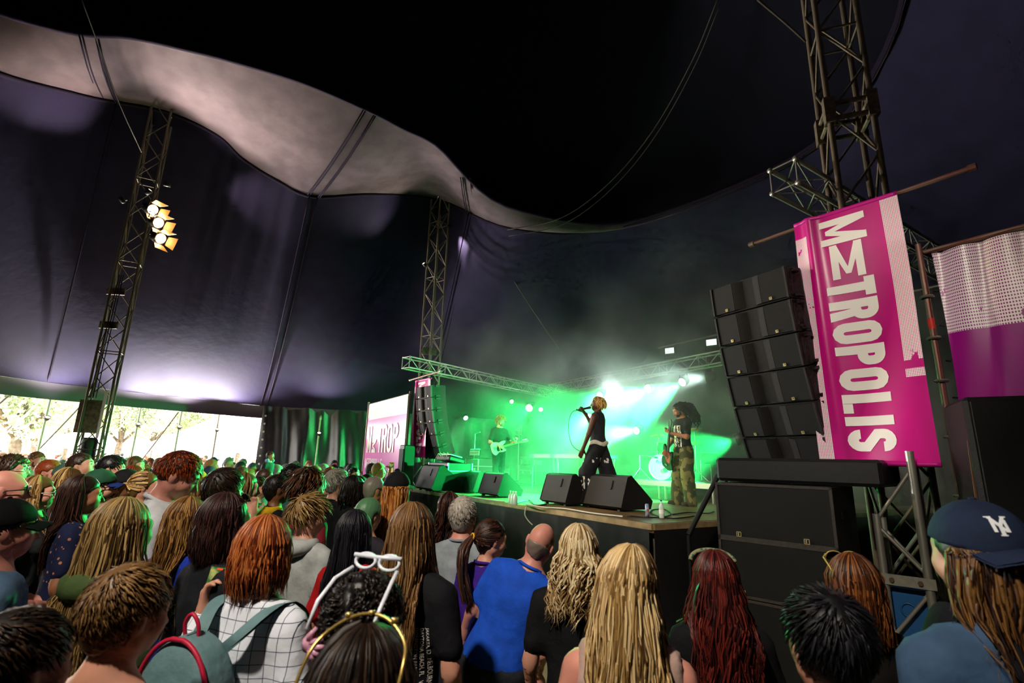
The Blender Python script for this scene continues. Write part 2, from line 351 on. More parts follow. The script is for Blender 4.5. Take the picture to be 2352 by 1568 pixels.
def pavilion(px, Y, w, h, lab, rz=0.3):
    p = aty(px, 1040, Y); t = empty('pavilion', (p[0], p[1], 0), rz); tag(t, lab, 'tent', 'white pavilions on the lawn')
    n = 5; G = []
    for k in range(9):
        q = k/8; r = w/2*(1-q)**1.35+.02; z = 2.5+(h-2.5)*q
        G.append([(r*sx, r*sy, z) for sx, sy in ((-1, -1), (1, -1), (1, 1), (-1, 1), (-1, -1))])
    MB().grid(G).build('canopy', m_white, t)
    for sx in (-1, 1):
        for sy in (-1, 1): rod('post', (sx*w/2*.97, sy*w/2*.97, 0), (sx*w/2*.97, sy*w/2*.97, 2.55), .05, m_white, t)
    for a, b in (((-1, -1), (1, -1)), ((1, -1), (1, 1)), ((1, 1), (-1, 1)), ((-1, 1), (-1, -1))):
        MB().grid([[(a[0]*w/2, a[1]*w/2, 2.5), (b[0]*w/2, b[1]*w/2, 2.5)], [(a[0]*w/2, a[1]*w/2, 2.15), (b[0]*w/2, b[1]*w/2, 2.15)]]).build('valance', m_white, t)
pavilion(585, 34, 9, 6.4, 'large white peaked pavilion next to the black curtain')
pavilion(470, 46, 6, 4.6, 'smaller white pavilion in front of the far trees', .1)
pavilion(180, 52, 6, 4.4, 'low white pavilion glimpsed beside the lamp mast', .5)
pavilion(30, 56, 6, 4.3, 'white pavilion far off behind the first trees', .2)
p = aty(112, 1036, 100); t = empty('park_building', (p[0], p[1], 0), .75); tag(t, 'low white building with blue-grey windows behind the trees', 'building')
MB().box((0, 0, 2.2), (17, 7, 4.4)).build('wall', m_wall, t); MB().box((0, 0, 4.5), (17.6, 7.6, .25)).build('roof', m_white, t)
for k in range(5):
    f = MB().box((-6.4+k*3.2, -3.52, 2.2), (1.7, .08, 1.9)).build('window', m_wall, t); MB().box((-6.4+k*3.2, -3.57, 2.2), (1.5, .06, 1.7)).build('pane', m_glass, f)
p = aty(430, 1047, 58); t = empty('van', (p[0], p[1], 0), .1); tag(t, 'white box van parked far off on the lawn', 'van')
MB().rbox((0, 0, 1.7), (4.2, 2.1, 2.4), .12).build('cargo_box', m_white, t); MB().rbox((2.9, 0, 1.25), (1.5, 2.0, 1.5), .15).build('cab', m_white, t)
MB().box((3.0, -1.0, 1.6), (.8, .06, .5)).build('side_window', m_glass, t)
for x in (-1.4, 2.7):
    for y in (-.95, .95): MB().lathe([(.38, -.1), (.38, .1)], 14, c=(x, y, .38), R=rotm(math.pi/2)).build('wheel', M('tyre', '1a1a1a', .8), t, True)
# ------------------------------------------------------------------ stage frame
SC = np.array([1.75, 6.41, 0.0]); SX = np.array([.533, -.846, 0]); SY = np.array([.846, .533, 0]); SRZ = math.atan2(-.846, .533); HS = 1.25
def S(x, y, z=HS): return SC+SX*x+SY*y+np.array([0, 0, z])
def s_of(P): d = np.array(P)-SC; return float(d@SX), float(d@SY)
def on_stage(px, py, z=HS): return s_of(atz(px, py, z))
def s_px(px, y, z):
    lo, hi = -14.0, 1.0
    for _ in range(40):
        m = (lo+hi)/2
        if proj(S(m, y, z))[0] < px: lo = m
        else: hi = m
    return lo
def copy_tree(o, parent=None):
    c = o.copy(); COL.objects.link(c); c.parent = parent
    for ch in o.children: copy_tree(ch, c)
    return c
m_black = M('black_paint', '0d0d0f', .55, bump=.2, bscale=200); m_blackwood = M('black_textured_wood', '151211', .55, var=.2, scale=30, spec=.22, bump=.3, bscale=180)
m_grille = M('black_grille', '08080a', .75); m_alu = M('aluminium', 'b4b0a6', .38, .75, var=.15, scale=20); m_trussold = M('weathered_truss', '6f6252', .6, .45, var=.45, scale=18)
m_skirt = M('black_skirt_cloth', '121216', .75, var=.2, scale=5); m_deck = M('stage_deck_plywood', '6a5433', .45, var=.3, scale=3, spec=.5)
m_decktrim = M('stage_edge_timber', 'a08660', .6, var=.3, scale=6); m_gold = M('brass_badge', 'd8c690', .35, .6); m_cable = M('black_cable', '0b0b0c', .5); m_whitecable = M('white_cable', 'cfcabb', .6)
m_pink = None

# ------------------------------------------------------------------ stage
t = empty('stage', (SC[0], SC[1], 0), SRZ); tag(t, 'raised stage with plywood deck and black cloth front', 'stage')
W, D = 8.6, 8.2
for i in range(4):
    for j in range(7):
        MB().box((-W*(j+.5)/7, D*(i+.5)/4, HS-.06), (W/7-.008, D/4-.008, .11)).build('deck_panel', m_deck, t)
MB().box((-W/2, -.015, HS-.045), (W, .03, .07)).build('edge_trim', m_decktrim, t); MB().box((.015, D/2, HS-.045), (.03, D, .07)).build('edge_trim', m_decktrim, t)
G = []
for z in (0.01, .4, .8, HS-.08): G.append([(-W+W*k/80, -.06-.03*math.sin(k*.9)*(1-z/HS)-.012*math.sin(k*2.3), z) for k in range(81)])
MB().grid(G).build('skirt', m_skirt, t, True)
G = []
for z in (0.01, .4, .8, HS-.08): G.append([(.07+.03*math.sin(k*.9)*(1-z/HS), D*k/60-.06, z) for k in range(61)])
MB().grid(G).build('skirt', m_skirt, t, True)
for x in (-W+.1, -W/2, -.1):
    for y in (.15, D/2, D-.15): rod('stage_leg', (x, y, 0), (x, y, HS-.12), .04, m_steel, t)
# black backdrop behind the stage
t = empty('stage_backdrop', S(-4.2, 8.6, 0), SRZ); tag(t, 'black backdrop cloth closing off the rear of the stage', 'backdrop')
MB().grid([[(-6.5+13*k/90, .12*math.sin(k*.8), z) for k in range(91)] for z in (0.05, 2, 4, 5.9)]).build('cloth', m_skirt, t, True)
rod('top_pipe', (-6.6, 0, 5.95), (6.6, 0, 5.95), .03, m_steel, t)

# ------------------------------------------------------------------ trusses
def truss(t, a, b, w, n, mat, chord=.025, br=.011, up=(0, 0, 1), kinds=True, flip=0):
    a, b = np.array(a, float), np.array(b, float); d = b-a; L = np.linalg.norm(d); d /= L
    u = np.array(up, float); s = np.cross(d, u); s /= np.linalg.norm(s); u = np.cross(s, d)
    c = [(s*i+u*j)*w/2 for i, j in ((-1, -1), (1, -1), (1, 1), (-1, 1))]
    for k in c: rod('chord', a+k, b+k, chord, mat, t, 10)
    for i in range(n+1):
        p = a+d*L*i/n
        for f in range(4):
            if i < n:
                q = a+d*L*(i+1)/n; k0, k1 = c[f], c[(f+1) % 4]
                if (i+f+flip) % 2: k0, k1 = k1, k0
                rod('brace', p+k0, q+k1, br, mat, t, 6)
            if i in (0, n) or i % 4 == 0: rod('cross_bar', p+c[f], p+c[(f+1) % 4], br, mat, t, 6)
    return c
def yawed(ang): return (math.cos(ang), math.sin(ang), 0)
# left-hand lighting mast
A0 = aty(205, 1035, 9.95); t = empty('lighting_mast', (A0[0], A0[1], 0)); tag(t, 'tall dark lattice mast carrying three warm lamps in the crowd', 'mast')
truss(t, (0, 0, .05), (0, 0, 9.5), .36, 20, m_trussold, .024, .011, yawed(.5))
MB().box((0, 0, .03), (.7, .7, .06)).build('base_plate', m_trussold, t)
pl = MB(); pl.box((.0, -.2, 2.55), (.36, .02, .62), rotm(0, 0, .3)); pl.build('ballast_plate', m_trussold, t)
MB().lathe([(.1, 0), (.13, .05), (.13, .42), (.1, .48)], 14, c=(.02, -.06, 1.68)).build('chain_hoist', m_black, t, True)
for z in (4.35, 5.05): MB().box((0, -.19, z), (.34, .03, .14), rotm(0, 0, .1)).build('joint_plate', m_trussold, t)
MB().box((.2, -.14, 2.6), (.05, .01, .9)).build('white_tape', M('white_tape', 'e6e6e2', .7), t)
for k in range(3): MB().tube([(.06*k-.05, -.2, 2.9), (.05*k-.02, -.21, 4.0), (.04*k, -.2, 5.4)], .009, 5).build('cable', m_cable, t)
# mast at the far stage corner
B0 = aty(985, 870, 14.4); t = empty('stage_mast', (B0[0], B0[1], 0)); tag(t, 'weathered lattice mast behind the far speaker array', 'mast')
truss(t, (0, 0, .05), (0, 0, 9.9), .40, 22, m_trussold, .026, .012, yawed(.9))
MB().box((0, -.22, 4.95), (.42, .03, .2), rotm(0, 0, .2)).build('joint_plate', m_trussold, t); MB().box((0, 0, .03), (.8, .8, .06)).build('base_plate', m_trussold, t)
# big tower carrying the banner
C0 = np.array([4.02, 5.4, 0]); t = empty('banner_tower', tuple(C0)); tag(t, 'big weathered lattice tower rising behind the pink banner', 'tower')
CH = truss(t, (0, 0, .05), (0, 0, 9.7), .44, 16, m_trussold, .034, .015, yawed(-.35))
for z in (6.02, 6.22):
    for f in range(4):
        a, b = CH[f], CH[(f+1) % 4]
        P = [np.array([*(a*(1-q)+b*q)[:2], z+(.0 if q in (0, 1) else .0)]) for q in (.02, .5, .98)]
        MB().tube(P, .03, 8).build('splice_bar', m_trussold, t)
for k in CH: MB().box((k[0], k[1], 6.12), (.11, .11, .34), rotm(0, 0, -.35)).build('splice_block', m_trussold, t)
MB().box((0, 0, .03), (.9, .9, .06)).build('base_plate', m_trussold, t)
# lower ladder frame clamped to the tower, with blue tank in it
P1 = aty(2027, 1290, 4.75); P2 = aty(2128, 1300, 4.55)
t = empty('support_frame', (P1[0], P1[1], 0)); tag(t, 'grey steel support frame with cross bracing at the foot of the tower', 'frame')
d = (P2-P1)*np.array([1, 1, 0])
rod('upright', (0, 0, 0.02), (0, 0, 1.55), .032, m_alu, t, 10); rod('upright', d+[0, 0, .02], d+[0, 0, 2.1], .034, m_alu, t, 10)
dn = d/np.linalg.norm(d); nn = np.array([-dn[1], dn[0], 0])
for f in (0,): rod('back_upright', nn*.4, nn*.4+[0, 0, 1.5], .03, m_alu, t, 10); rod('back_upright', d+nn*.4, d+nn*.4+[0, 0, 2.1], .03, m_alu, t, 10)
for a, b in (((0, 0, 1.5), (*d[:2], 1.95)), ((0, 0, 1.45), (*d[:2], 1.08)), ((0, 0, .55), (*d[:2], .95)), ((*(nn*.4)[:2], 1.4), (*(d+nn*.4)[:2], 1.0)), ((*(nn*.4)[:2], 1.0), (*(d+nn*.4)[:2], 1.45))): rod('brace', a, b, .016, m_alu, t)
R_ = np.column_stack([dn, nn, [0, 0, 1]])
MB().box(d/2+np.array([0, 0, 1.02])-nn*.03, (np.linalg.norm(d)+.1, .02, .085), R_).build('clamp_plate', m_alu, t)
for k in (.18, .82): MB().lathe([(.018, 0), (.018, .02)], 10, c=d*k+np.array([0, 0, 1.02])-nn*.04, R=R_@rotm(math.pi/2)).build('bolt', M('rusty_bolt', '5a4636', .7, .4), t)
tk = empty('ballast_tank', tuple(P1*[1, 1, 0]+d*.52+nn*.2), math.atan2(dn[1], dn[0])); tag(tk, 'blue plastic ballast tank inside the support frame', 'tank')
m_blue = M('blue_plastic', '0f4f86', .45, spec=.5)
MB().rbox((0, 0, .47), (.34, .3, .94), .04).build('body', m_blue, tk); MB().lathe([(.05, 0), (.05, .05)], 14, c=(0, 0, .93)).build('cap', m_blue, tk, True)
MB().tube([(.055*math.cos(a)-.02, -.155, .78+.055*math.sin(a)) for a in np.linspace(0, 2*math.pi, 16, endpoint=False)], .008, 6, closed=True).build('moulded_ring', m_blue, tk, True)
# stage roof beams
t = empty('roof_truss', (0, 0, 0)); tag(t, 'long lattice beam running back over the far side of the stage', 'truss', 'lattice beams over the stage')
truss(t, atz(932, 832, 4.5), atz(1280, 905, 4.5), .3, 22, m_alu, .024, .010)
t = empty('roof_truss', (0, 0, 0)); tag(t, 'lattice beam along the rear of the stage carrying the lamps in the haze', 'truss', 'lattice beams over the stage')
BT0 = atz(1268, 893, 4.6); BT1 = BT0-SX*0; BT1 = atz(1665, 820, 4.6)
truss(t, BT0, BT1, .3, 22, m_alu, .024, .010)
t = empty('roof_truss', (0, 0, 0)); tag(t, 'open-ended lattice beam jutting out beside the banner tower', 'truss', 'lattice beams over the stage')
e0 = (atz(1776, 388, 5.3)+atz(1776, 432, 5.1))/2; e0 = atz(1800, 405, 5.2); e1 = e0+SY*5.2
c = truss(t, e0, e1, .3, 14, m_alu, .027, .010)
for k in c: MB().tube([e0+k-SY*.012, e0+k+SY*.03], .032, 12).build('chord_end', m_alu, t, True)

# ------------------------------------------------------------------ printed banners
def print_mat(name, base, dark, strips, top=None, dots=72.0, aspect=2.5, rough=.34):
    m = bpy.data.materials.new(name); m.use_nodes = True; nt = m.node_tree; b = nt.nodes['Principled BSDF']; N = nt.nodes.new; Lk = nt.links.new
    uv = N('ShaderNodeUVMap'); sp = N('ShaderNodeSeparateXYZ'); Lk(uv.outputs[0], sp.inputs[0]); U, V = sp.outputs[0], sp.outputs[1]
    def ma(op, a, bb=None, c=None):
        n = N('ShaderNodeMath'); n.operation = op
        for i, x in enumerate((a, bb, c)):
            if x is None: continue
            if isinstance(x, (int, float)): n.inputs[i].default_value = x
            else: Lk(x, n.inputs[i])
        return n.outputs[0]
    su = ma('SINE', ma('MULTIPLY', ma('ADD', U, ma('MULTIPLY', V, aspect)), dots*3.1416)); sv = ma('SINE', ma('MULTIPLY', ma('SUBTRACT', U, ma('MULTIPLY', V, aspect)), dots*3.1416))
    dot = ma('LESS_THAN', ma('MULTIPLY', su, sv), .28)
    mask = None
    for (u0, u1, v0, v1) in strips:
        k = ma('MULTIPLY', ma('MULTIPLY', ma('GREATER_THAN', U, u0), ma('LESS_THAN', U, u1)), ma('MULTIPLY', ma('GREATER_THAN', V, v0), ma('LESS_THAN', V, v1)))
        mask = k if mask is None else ma('MAXIMUM', mask, k)
    no = N('ShaderNodeTexNoise'); no.inputs['Scale'].default_value = 9.0; no.inputs['Detail'].default_value = 7; Lk(uv.outputs[0], no.inputs['Vector'])
    worn = ma('LESS_THAN', no.outputs['Fac'], .66)
    fac = ma('MULTIPLY', ma('MULTIPLY', mask, dot), worn)
    mx = N('ShaderNodeMix'); mx.data_type = 'RGBA'; Lk(fac, mx.inputs[0]); mx.inputs[7].default_value = (*lin('efe4e8'), 1)
    n2 = N('ShaderNodeTexNoise'); n2.inputs['Scale'].default_value = 2.0; Lk(uv.outputs[0], n2.inputs['Vector'])
    r = N('ShaderNodeValToRGB'); Lk(n2.outputs['Fac'], r.inputs[0]); r.color_ramp.elements[0].color = (*lin(dark), 1); r.color_ramp.elements[1].color = (*lin(base), 1); r.color_ramp.elements[0].position = .35; r.color_ramp.elements[1].position = .6
    Lk(r.outputs[0], mx.inputs[6]); Lk(mx.outputs[2], b.inputs['Base Color']); b.inputs['Roughness'].default_value = rough; b.inputs['Specular IOR Level'].default_value = .45
    return m
def uv_sheet(name, G, mat, parent=None):
    a, b = len(G), len(G[0]); mb = MB().grid(G); o = mb.build(name, mat, parent, True); me = o.data
    uvl = me.uv_layers.new(name='UVMap')
    for p in me.polygons:
        for li in p.loop_indices:
            k = me.loops[li].vertex_index; uvl.data[li].uv = ((k % b)/(b-1), 1-(k//b)/(a-1))
    return o
def stroke(path, w, closed=False):
    P = np.array(path, float); n = len(P); out = []; L = []; R = []
    for i in range(n):
        a = P[i-1] if (i > 0 or closed) else P[i]; b = P[(i+1) % n] if (i < n-1 or closed) else P[i]
        d1 = P[i]-a; d2 = b-P[i]; d1 = d1/(np.linalg.norm(d1)+1e-9); d2 = d2/(np.linalg.norm(d2)+1e-9); d = d1+d2; d /= (np.linalg.norm(d)+1e-9)
        nrm = np.array([-d[1], d[0]]); ref = d2 if np.linalg.norm(b-P[i]) > 0 else d1
        c = abs(d@(ref if np.linalg.norm(ref) > .5 else d1)); k = w/2/max(c, .45)
        L.append(P[i]+nrm*k); R.append(P[i]-nrm*k)
    for i in range(n if closed else n-1): j = (i+1) % n; out.append([R[i], R[j], L[j], L[i]])
    return out
def arc(cx, cy, rx, ry, a0, a1, n=7): return [(cx+rx*math.cos(math.radians(a)), cy+ry*math.sin(math.radians(a))) for a in np.linspace(a0, a1, n)]
def glyph(ch, w, h, s):
    r = min(w, h)/2-s/2; x0, x1, y0, y1 = s/2, w-s/2, s/2, h-s/2
    if ch == 'M': return [[(0, 0), (s, 0), (s, h), (0, h)], [(w-s, 0), (w, 0), (w, h), (w-s, h)], [(0, h), (s*.95, h), (w/2+s*.32, h*.12), (w/2-s*.32, h*.12)], [(w-s*.95, h), (w, h), (w/2+s*.32, h*.12), (w/2-s*.32, h*.12)]]
    if ch == 'T': return [[(0, h-s), (w, h-s), (w, h), (0, h)], [(w/2-s/2, 0), (w/2+s/2, 0), (w/2+s/2, h), (w/2-s/2, h)]]
    if ch == 'I': return [[(0, 0), (s, 0), (s, h), (0, h)]]
    if ch == 'L': return [[(0, 0), (s, 0), (s, h), (0, h)], [(0, 0), (w, 0), (w, s*.9), (0, s*.9)]]
    if ch == 'E': return [[(0, 0), (s, 0), (s, h), (0, h)]]+[[(0, y), (w, y), (w, y+s*.85), (0, y+s*.85)] for y in (0, h/2-s*.4, h-s*.85)]
    if ch == 'O': return stroke(arc(w/2, y1-r, r, r, 0, 180)+arc(w/2, y0+r, r, r, 180, 360), s, True)
    if ch in 'PR':
        hb = h*.46; q = stroke([(x0, y1), (w/2, y1)]+arc(w/2, y1-r, r, r, 90, 0)[1:]+arc(w/2, h-hb+r, r, r, 0, -90)+[(x0, h-hb)], s)+[[(0, 0), (s, 0), (s, h), (0, h)]]
        if ch == 'R': q += [[(w*.42, h*.5), (w*.82, h*.5), (w, 0), (w-s*1.05, 0)]]
        return q
    if ch == 'S':
        k = (h-s)/4*1.0
        return stroke([(x1, y1-r*1.1)]+arc(w/2, y1-r, r, r, 0, 180, 9)+[(x0, h*.62), (x1, h*.38)]+arc(w/2, y0+r, r, r, 0, -180, 9)+[(x0, y0+r*1.1)], s)
    if ch == 'N': return [[(0, 0), (s, 0), (s, h), (0, h)], [(w-s, 0), (w, 0), (w, h), (w-s, h)], [(0, h), (s, h), (w, 0), (w-s, 0)]]
    if ch == 'Y': return [[(w/2-s/2, 0), (w/2+s/2, 0), (w/2+s/2, h*.5), (w/2-s/2, h*.5)], [(0, h), (s, h), (w/2+s/2, h*.45), (w/2-s/2, h*.45)], [(w-s, h), (w, h), (w/2+s/2, h*.45), (w/2-s/2, h*.45)]]
    return []
def metropolis(Wb, Hb, sheet):
    """flat print standing 2 mm proud; sheet(a, t) -> point for across fraction a, down fraction t"""
    mb = MB(); cap = .43; a0 = .265
    def put(poly):
        # subdivide long quads so that they follow the cloth
        p = [np.array(q) for q in poly]
        if len(p) != 4: mb.add([sheet(*q) for q in p], [tuple(range(len(p)))]); return
        n = 4
        G = [[sheet(*((p[0]*(1-i/n)+p[1]*i/n)*(1-j/n)+(p[3]*(1-i/n)+p[2]*i/n)*j/n)) for j in range(n+1)] for i in range(n+1)]
        mb.grid(G)
    for ch, t0, t1 in (('M', .028, .136), ('T', .292, .366), ('R', .376, .456), ('O', .466, .548), ('P', .558, .636), ('O', .648, .73), ('L', .744, .815), ('I', .828, .862), ('S', .876, .956)):
        w = (t1-t0)*Hb; h = cap*Wb; s = .034*Hb if ch != 'M' else .028*Hb
        for q in glyph(ch, w, h, s): put([(a0+y/Wb, t0+x/Hb) for x, y in q])
    w, h = .30*Wb, .145*Hb
    for q in glyph('M', w, h, .072*Wb): put([(.335+x/Wb, .285-y/Hb) for x, y in q])
    return mb
m_pinkA = print_mat('pink_banner_print', 'cf0a86', 'b40474', [(-1, .13, -1, .93), (.845, 2, .36, 2), (.845, 2, .30, .33)])
m_pinkB = print_mat('pink_scaffold_print', 'a3128a', '8a0f78', [(-1, 2, .74, 2)], dots=64, aspect=1.6)
m_pinkC = print_mat('pale_pink_panel_print', 'd66ab4', 'c85aa6', [(-1, 2, .86, 2)], dots=0, aspect=.7)
m_pinkS = M('pink_banner_hem', 'c4128a', .4)
m_print = M('white_print', 'f2ece8', .4)
m_bar = M('rusty_steel_pipe', '7a6a60', .5, .5, var=.5, scale=4, col2='6a2420')
def banner(lab, P0, P1, ztop, zbot, pipe0, pipe1, blend=1.0):
    t = empty('festival_banner', (P0[0], P0[1], 0)); tag(t, lab, 'banner', 'hanging festival banners')
    d = (P1-P0)*np.array([1, 1, 0]); Wb = np.linalg.norm(d); Hb = ztop-zbot; dn = d/Wb; nn = np.array([dn[1], -dn[0], 0])
    if nn@(-P0*np.array([1, 1, 0])) < 0: nn = -nn
    def sheet(a, tt, off=0.0):
        wv = .03*math.sin(5*a+3*tt)*(.3+tt)+.018*math.sin(9*a*tt+2)+.05*math.exp(-((a-.17-.05*tt)/.06)**2)*(1-tt*.6)
        return dn*Wb*a+np.array([0, 0, ztop-Hb*tt])+nn*(wv+off)
    uv_sheet('cloth', [[sheet(i/40, j/60) for i in range(41)] for j in range(61)], m_pinkA, t)
    metropolis(Wb, Hb, lambda a, tt: sheet(a, tt, .004)).build('lettering', m_print, t, True)
    MB().tube([sheet(i/20, 0)+np.array([0, 0, .0])-nn*.02 for i in range(21)], .030, 8).build('top_sleeve', m_pinkS, t, True)
    MB().tube([sheet(i/20, 1)-nn*.01 for i in range(21)], .022, 8).build('bottom_sleeve', m_pinkS, t, True)
    a = pipe0-np.array([P0[0], P0[1], 0]); b = pipe1-np.array([P0[0], P0[1], 0])
    rod('support_pipe', a-nn*.02, b-nn*.02, .024, m_bar, t, 10)
    for e in (a, b): MB().tube([e-nn*.02, e-nn*.02+(e-(a+b)/2)/np.linalg.norm(e-(a+b)/2)*.06], .034, 8).build('pipe_clamp', m_bar, t)
    return t
ZB = 4.6
banner('large pink banner with white sideways lettering hanging on the right tower', atz(1825, 520, ZB), atz(2060, 443, ZB), ZB, 1.99, atz(1730, 558, ZB), atz(2222, 386, ZB))
q0 = aty(956, 868, 13.9); q1 = aty(990, 858, 13.2)
banner('small far pink banner tucked behind the distant speaker array', q0, q1, 4.02, 2.0, q0+(q0-q1)*.45, q1+(q1-q0)*.5)
# scaffold sheet at the frame edge
t = empty('scaffold_sheet', (0, 0, 0)); tag(t, 'dark pink printed sheet with dotted top tied to the scaffold', 'banner')
z = 4.0; a = atz(2140, 582, z); b = atz(2420, 510, z); d = b-a
uv_sheet('cloth', [[a+d*(i/24)+np.array([.02*math.sin(i*.8+j*.2), .02*math.sin(i*.7), -3.1*j/30]) for i in range(25)] for j in range(31)], m_pinkB, t)
for k in range(9): MB().tube([a+[0, 0, -.05-.34*k], a+[-.05, -.01, -.05-.34*k]], .008, 5).build('tie', m_black, t)
t = empty('scaffold', (0, 0, 0)); tag(t, 'steel scaffold post and rail holding the dark pink sheet', 'scaffold')
p0 = aty(2113, 588, a[1]-.05); p1 = p0*[1, 1, 0]+[0, 0, .02]
rod('post', p1, p0+[0, 0, .12], .026, m_bar, t, 10); rod('rail', a-d*.12+[0, 0, .03], b+[0, 0, .03], .026, m_bar, t, 10)
for z in (1.3, 1.7, 2.2, 2.7, 3.1, 3.5): MB().lathe([(.05, 0), (.06, .012), (.05, .024)], 10, c=p1+[0, 0, z]).build('rosette', m_steel, t)
MB().lathe([(.0275, 0), (.0275, .1)], 10, c=p1+[0, 0, 3.2]).build('red_tape', M('red_tape', 'c2281e', .6), t)
# tall strap beside it
s0 = aty(2222, 1000, 3.95); MBs = MB().box((s0[0], s0[1], 1.6), (.05, .01, 1.5), rotm(0, .03, -.5)); tag(MBs.build('ratchet_strap', M('brown_webbing', '7a5636', .8)), 'brown webbing strap hanging beside the scaffold post', 'strap')
# pale pink wall panel beyond the stage
t = empty('printed_panel', (0, 0, 0)); tag(t, 'pale pink printed wall panel at the far side of the stage', 'panel')
a = atz(868, 932, 3.6)-SY*.3; b = atz(962, 909, 3.6)-SY*.3; d = b-a; nn = np.array([-d[1], d[0], 0]); nn = -nn/np.linalg.norm(nn) if nn@(-a) < 0 else nn/np.linalg.norm(nn)
uv_sheet('sheet', [[a+d*(i/10)+[0, 0, -3.5*j/20] for i in range(11)] for j in range(21)], m_pinkC, t)
mb = MB()
def panelput(q): mb.add([a+d*u+[0, 0, -v]+nn*.015 for u, v in q], [tuple(range(len(q)))])
Ld = np.linalg.norm(d)
for ch, x in (('M', .25), ('E', .75), ('T', 1.25), ('R', 1.65), ('O', 2.1), ('P', 2.55)):
    w = .4
    if ch == 'E': [panelput([((x+y*.5)/Ld, 1.5-(.4-xx)) for xx, y in q]) for q in glyph('M', .4, .75, .1)]
    else: [panelput([((x+xx)/Ld, 1.5-y) for xx, y in q]) for q in glyph(ch, w, .8, .11)]
for k, ch in enumerate('METROPOLIS'): [panelput([((.22+k*.16+xx)/Ld, 1.95-y) for xx, y in q]) for q in glyph(ch, .12, .28, .035)]
mb.build('lettering', m_print, t)
rod('frame_post', a*[1, 1, 0], a+[0, 0, .1], .03, m_steel, t); rod('frame_post', b*[1, 1, 0]-nn*.05, b+[0, 0, .1]-nn*.05, .03, m_steel, t); rod('frame_rail', a+[0, 0, .02]-nn*.03, b+[0, 0, .02]-nn*.03, .03, m_steel, t)

# ------------------------------------------------------------------ loudspeakers
def cabinet(lab, w, h, dp, group):
    t = empty('line_array_cabinet'); tag(t, lab, 'speaker', group)
    poly = [(-w/2, 0), (-w*.17, -dp*.1+.05), (-w*.1, .02), (0, .10), (w*.1, .02), (w*.17, -dp*.1+.05), (w/2, 0), (w/2, dp*.6), (w*.42, dp), (-w*.42, dp), (-w/2, dp*.6)]
    body = [(-w/2, .02), (w/2, .02), (w/2, dp*.6), (w*.42, dp), (-w*.42, dp), (-w/2, dp*.6)]
    MB().prism(body, -h/2, h/2).build('body', m_blackwood, t)
    for sgn in (-1, 1):
        q = [(sgn*w*.47, -.012), (sgn*w*.18, -.03), (sgn*w*.18, .03), (sgn*w*.47, .03)]
        MB().prism(q if sgn < 0 else q[::-1], -h*.46, h*.46).build('grille', m_grille, t)
        G = [[(sgn*x, y, z) for x, y in ((w*.175, -.03), (w*.14, -.022), (w*.10, -.005), (w*.05, .035), (w*.012, .06))] for z in (-h*.46, h*.46)]
        MB().grid(G).build('waveguide', m_blackwood, t, True)
        MB().box((sgn*w*.485, .02, 0), (w*.022, .09, h*.97)).build('side_plate', m_black, t)
        bd = MB(); bx, bz, s = sgn*w*.29, -h*.39, .026; y = -.034
        for c, sz in (((bx-s/2, y, bz), (.005, .004, s)), ((bx+s/2, y, bz), (.005, .004, s)), ((bx, y, bz-s/2), (s, .004, .005)), ((bx, y, bz+s/2), (s, .004, .005)), ((bx-.003, y, bz-.001), (.007, .004, s*.7)), ((bx+.004, y, bz-.008), (.012, .004, .006))): bd.box(c, sz)
        bd.build('badge', m_gold, t)
        for zz in (-h*.4, h*.4): MB().box((sgn*w*.515, dp*.35, zz), (.03, .12, .03)).build('rigging_link', m_black, t)
    MB().box((0, .03, -h*.485), (w*.97, .03, .012)).build('lower_rail', m_blackwood, t)
    return t
def array(n, top_l, top_r, w, h, dp, labs, group, tilt0, dtilt, proto=None):
    c = (top_l+top_r)/2; d = top_r-top_l; rz = math.atan2(d[1], d[0]); fw = np.array([math.sin(rz), -math.cos(rz), 0])
    p = c.copy(); tl = tilt0; out = []
    for i in range(n):
        o = cabinet(labs[i], w, h, dp, group) if proto is None and i == 0 else copy_tree(proto or out[0])
        o['label'] = labs[i]; o['group'] = group
        upv = np.array([0, 0, 1.0])*math.cos(tl)+fw*math.sin(tl)   # leans so that the face looks down
        mid = p-upv*(h/2+.008); o.location = mid; o.rotation_euler = (tl, 0, rz)
        p = p-upv*(h+.016); tl += dtilt; out.append(o)
    return out
ORD = ('topmost', 'second', 'third', 'fourth', 'fifth', 'sixth and lowest')
zt = 4.02
tl_, tr_ = atz(1632, 664, zt), atz(1803, 608, zt)
w_r = np.linalg.norm(tr_-tl_); print('PA width', w_r, tl_, tr_)
arr = array(6, tl_, tr_, w_r, .345, .45, ['%s black speaker cabinet in the big hanging array by the banner' % o for o in ORD], 'big line array cabinets', .12, .05)
zt = 3.78; tl_, tr_ = aty(957, 888, 13.3), aty(992, 884, 12.75); tl_[2] = tr_[2] = zt
array(6, tl_, tr_, np.linalg.norm(tr_-tl_), .3, .45, ['%s cabinet of the small distant speaker array' % o for o in ORD], 'distant line array cabinets', .1, .055)
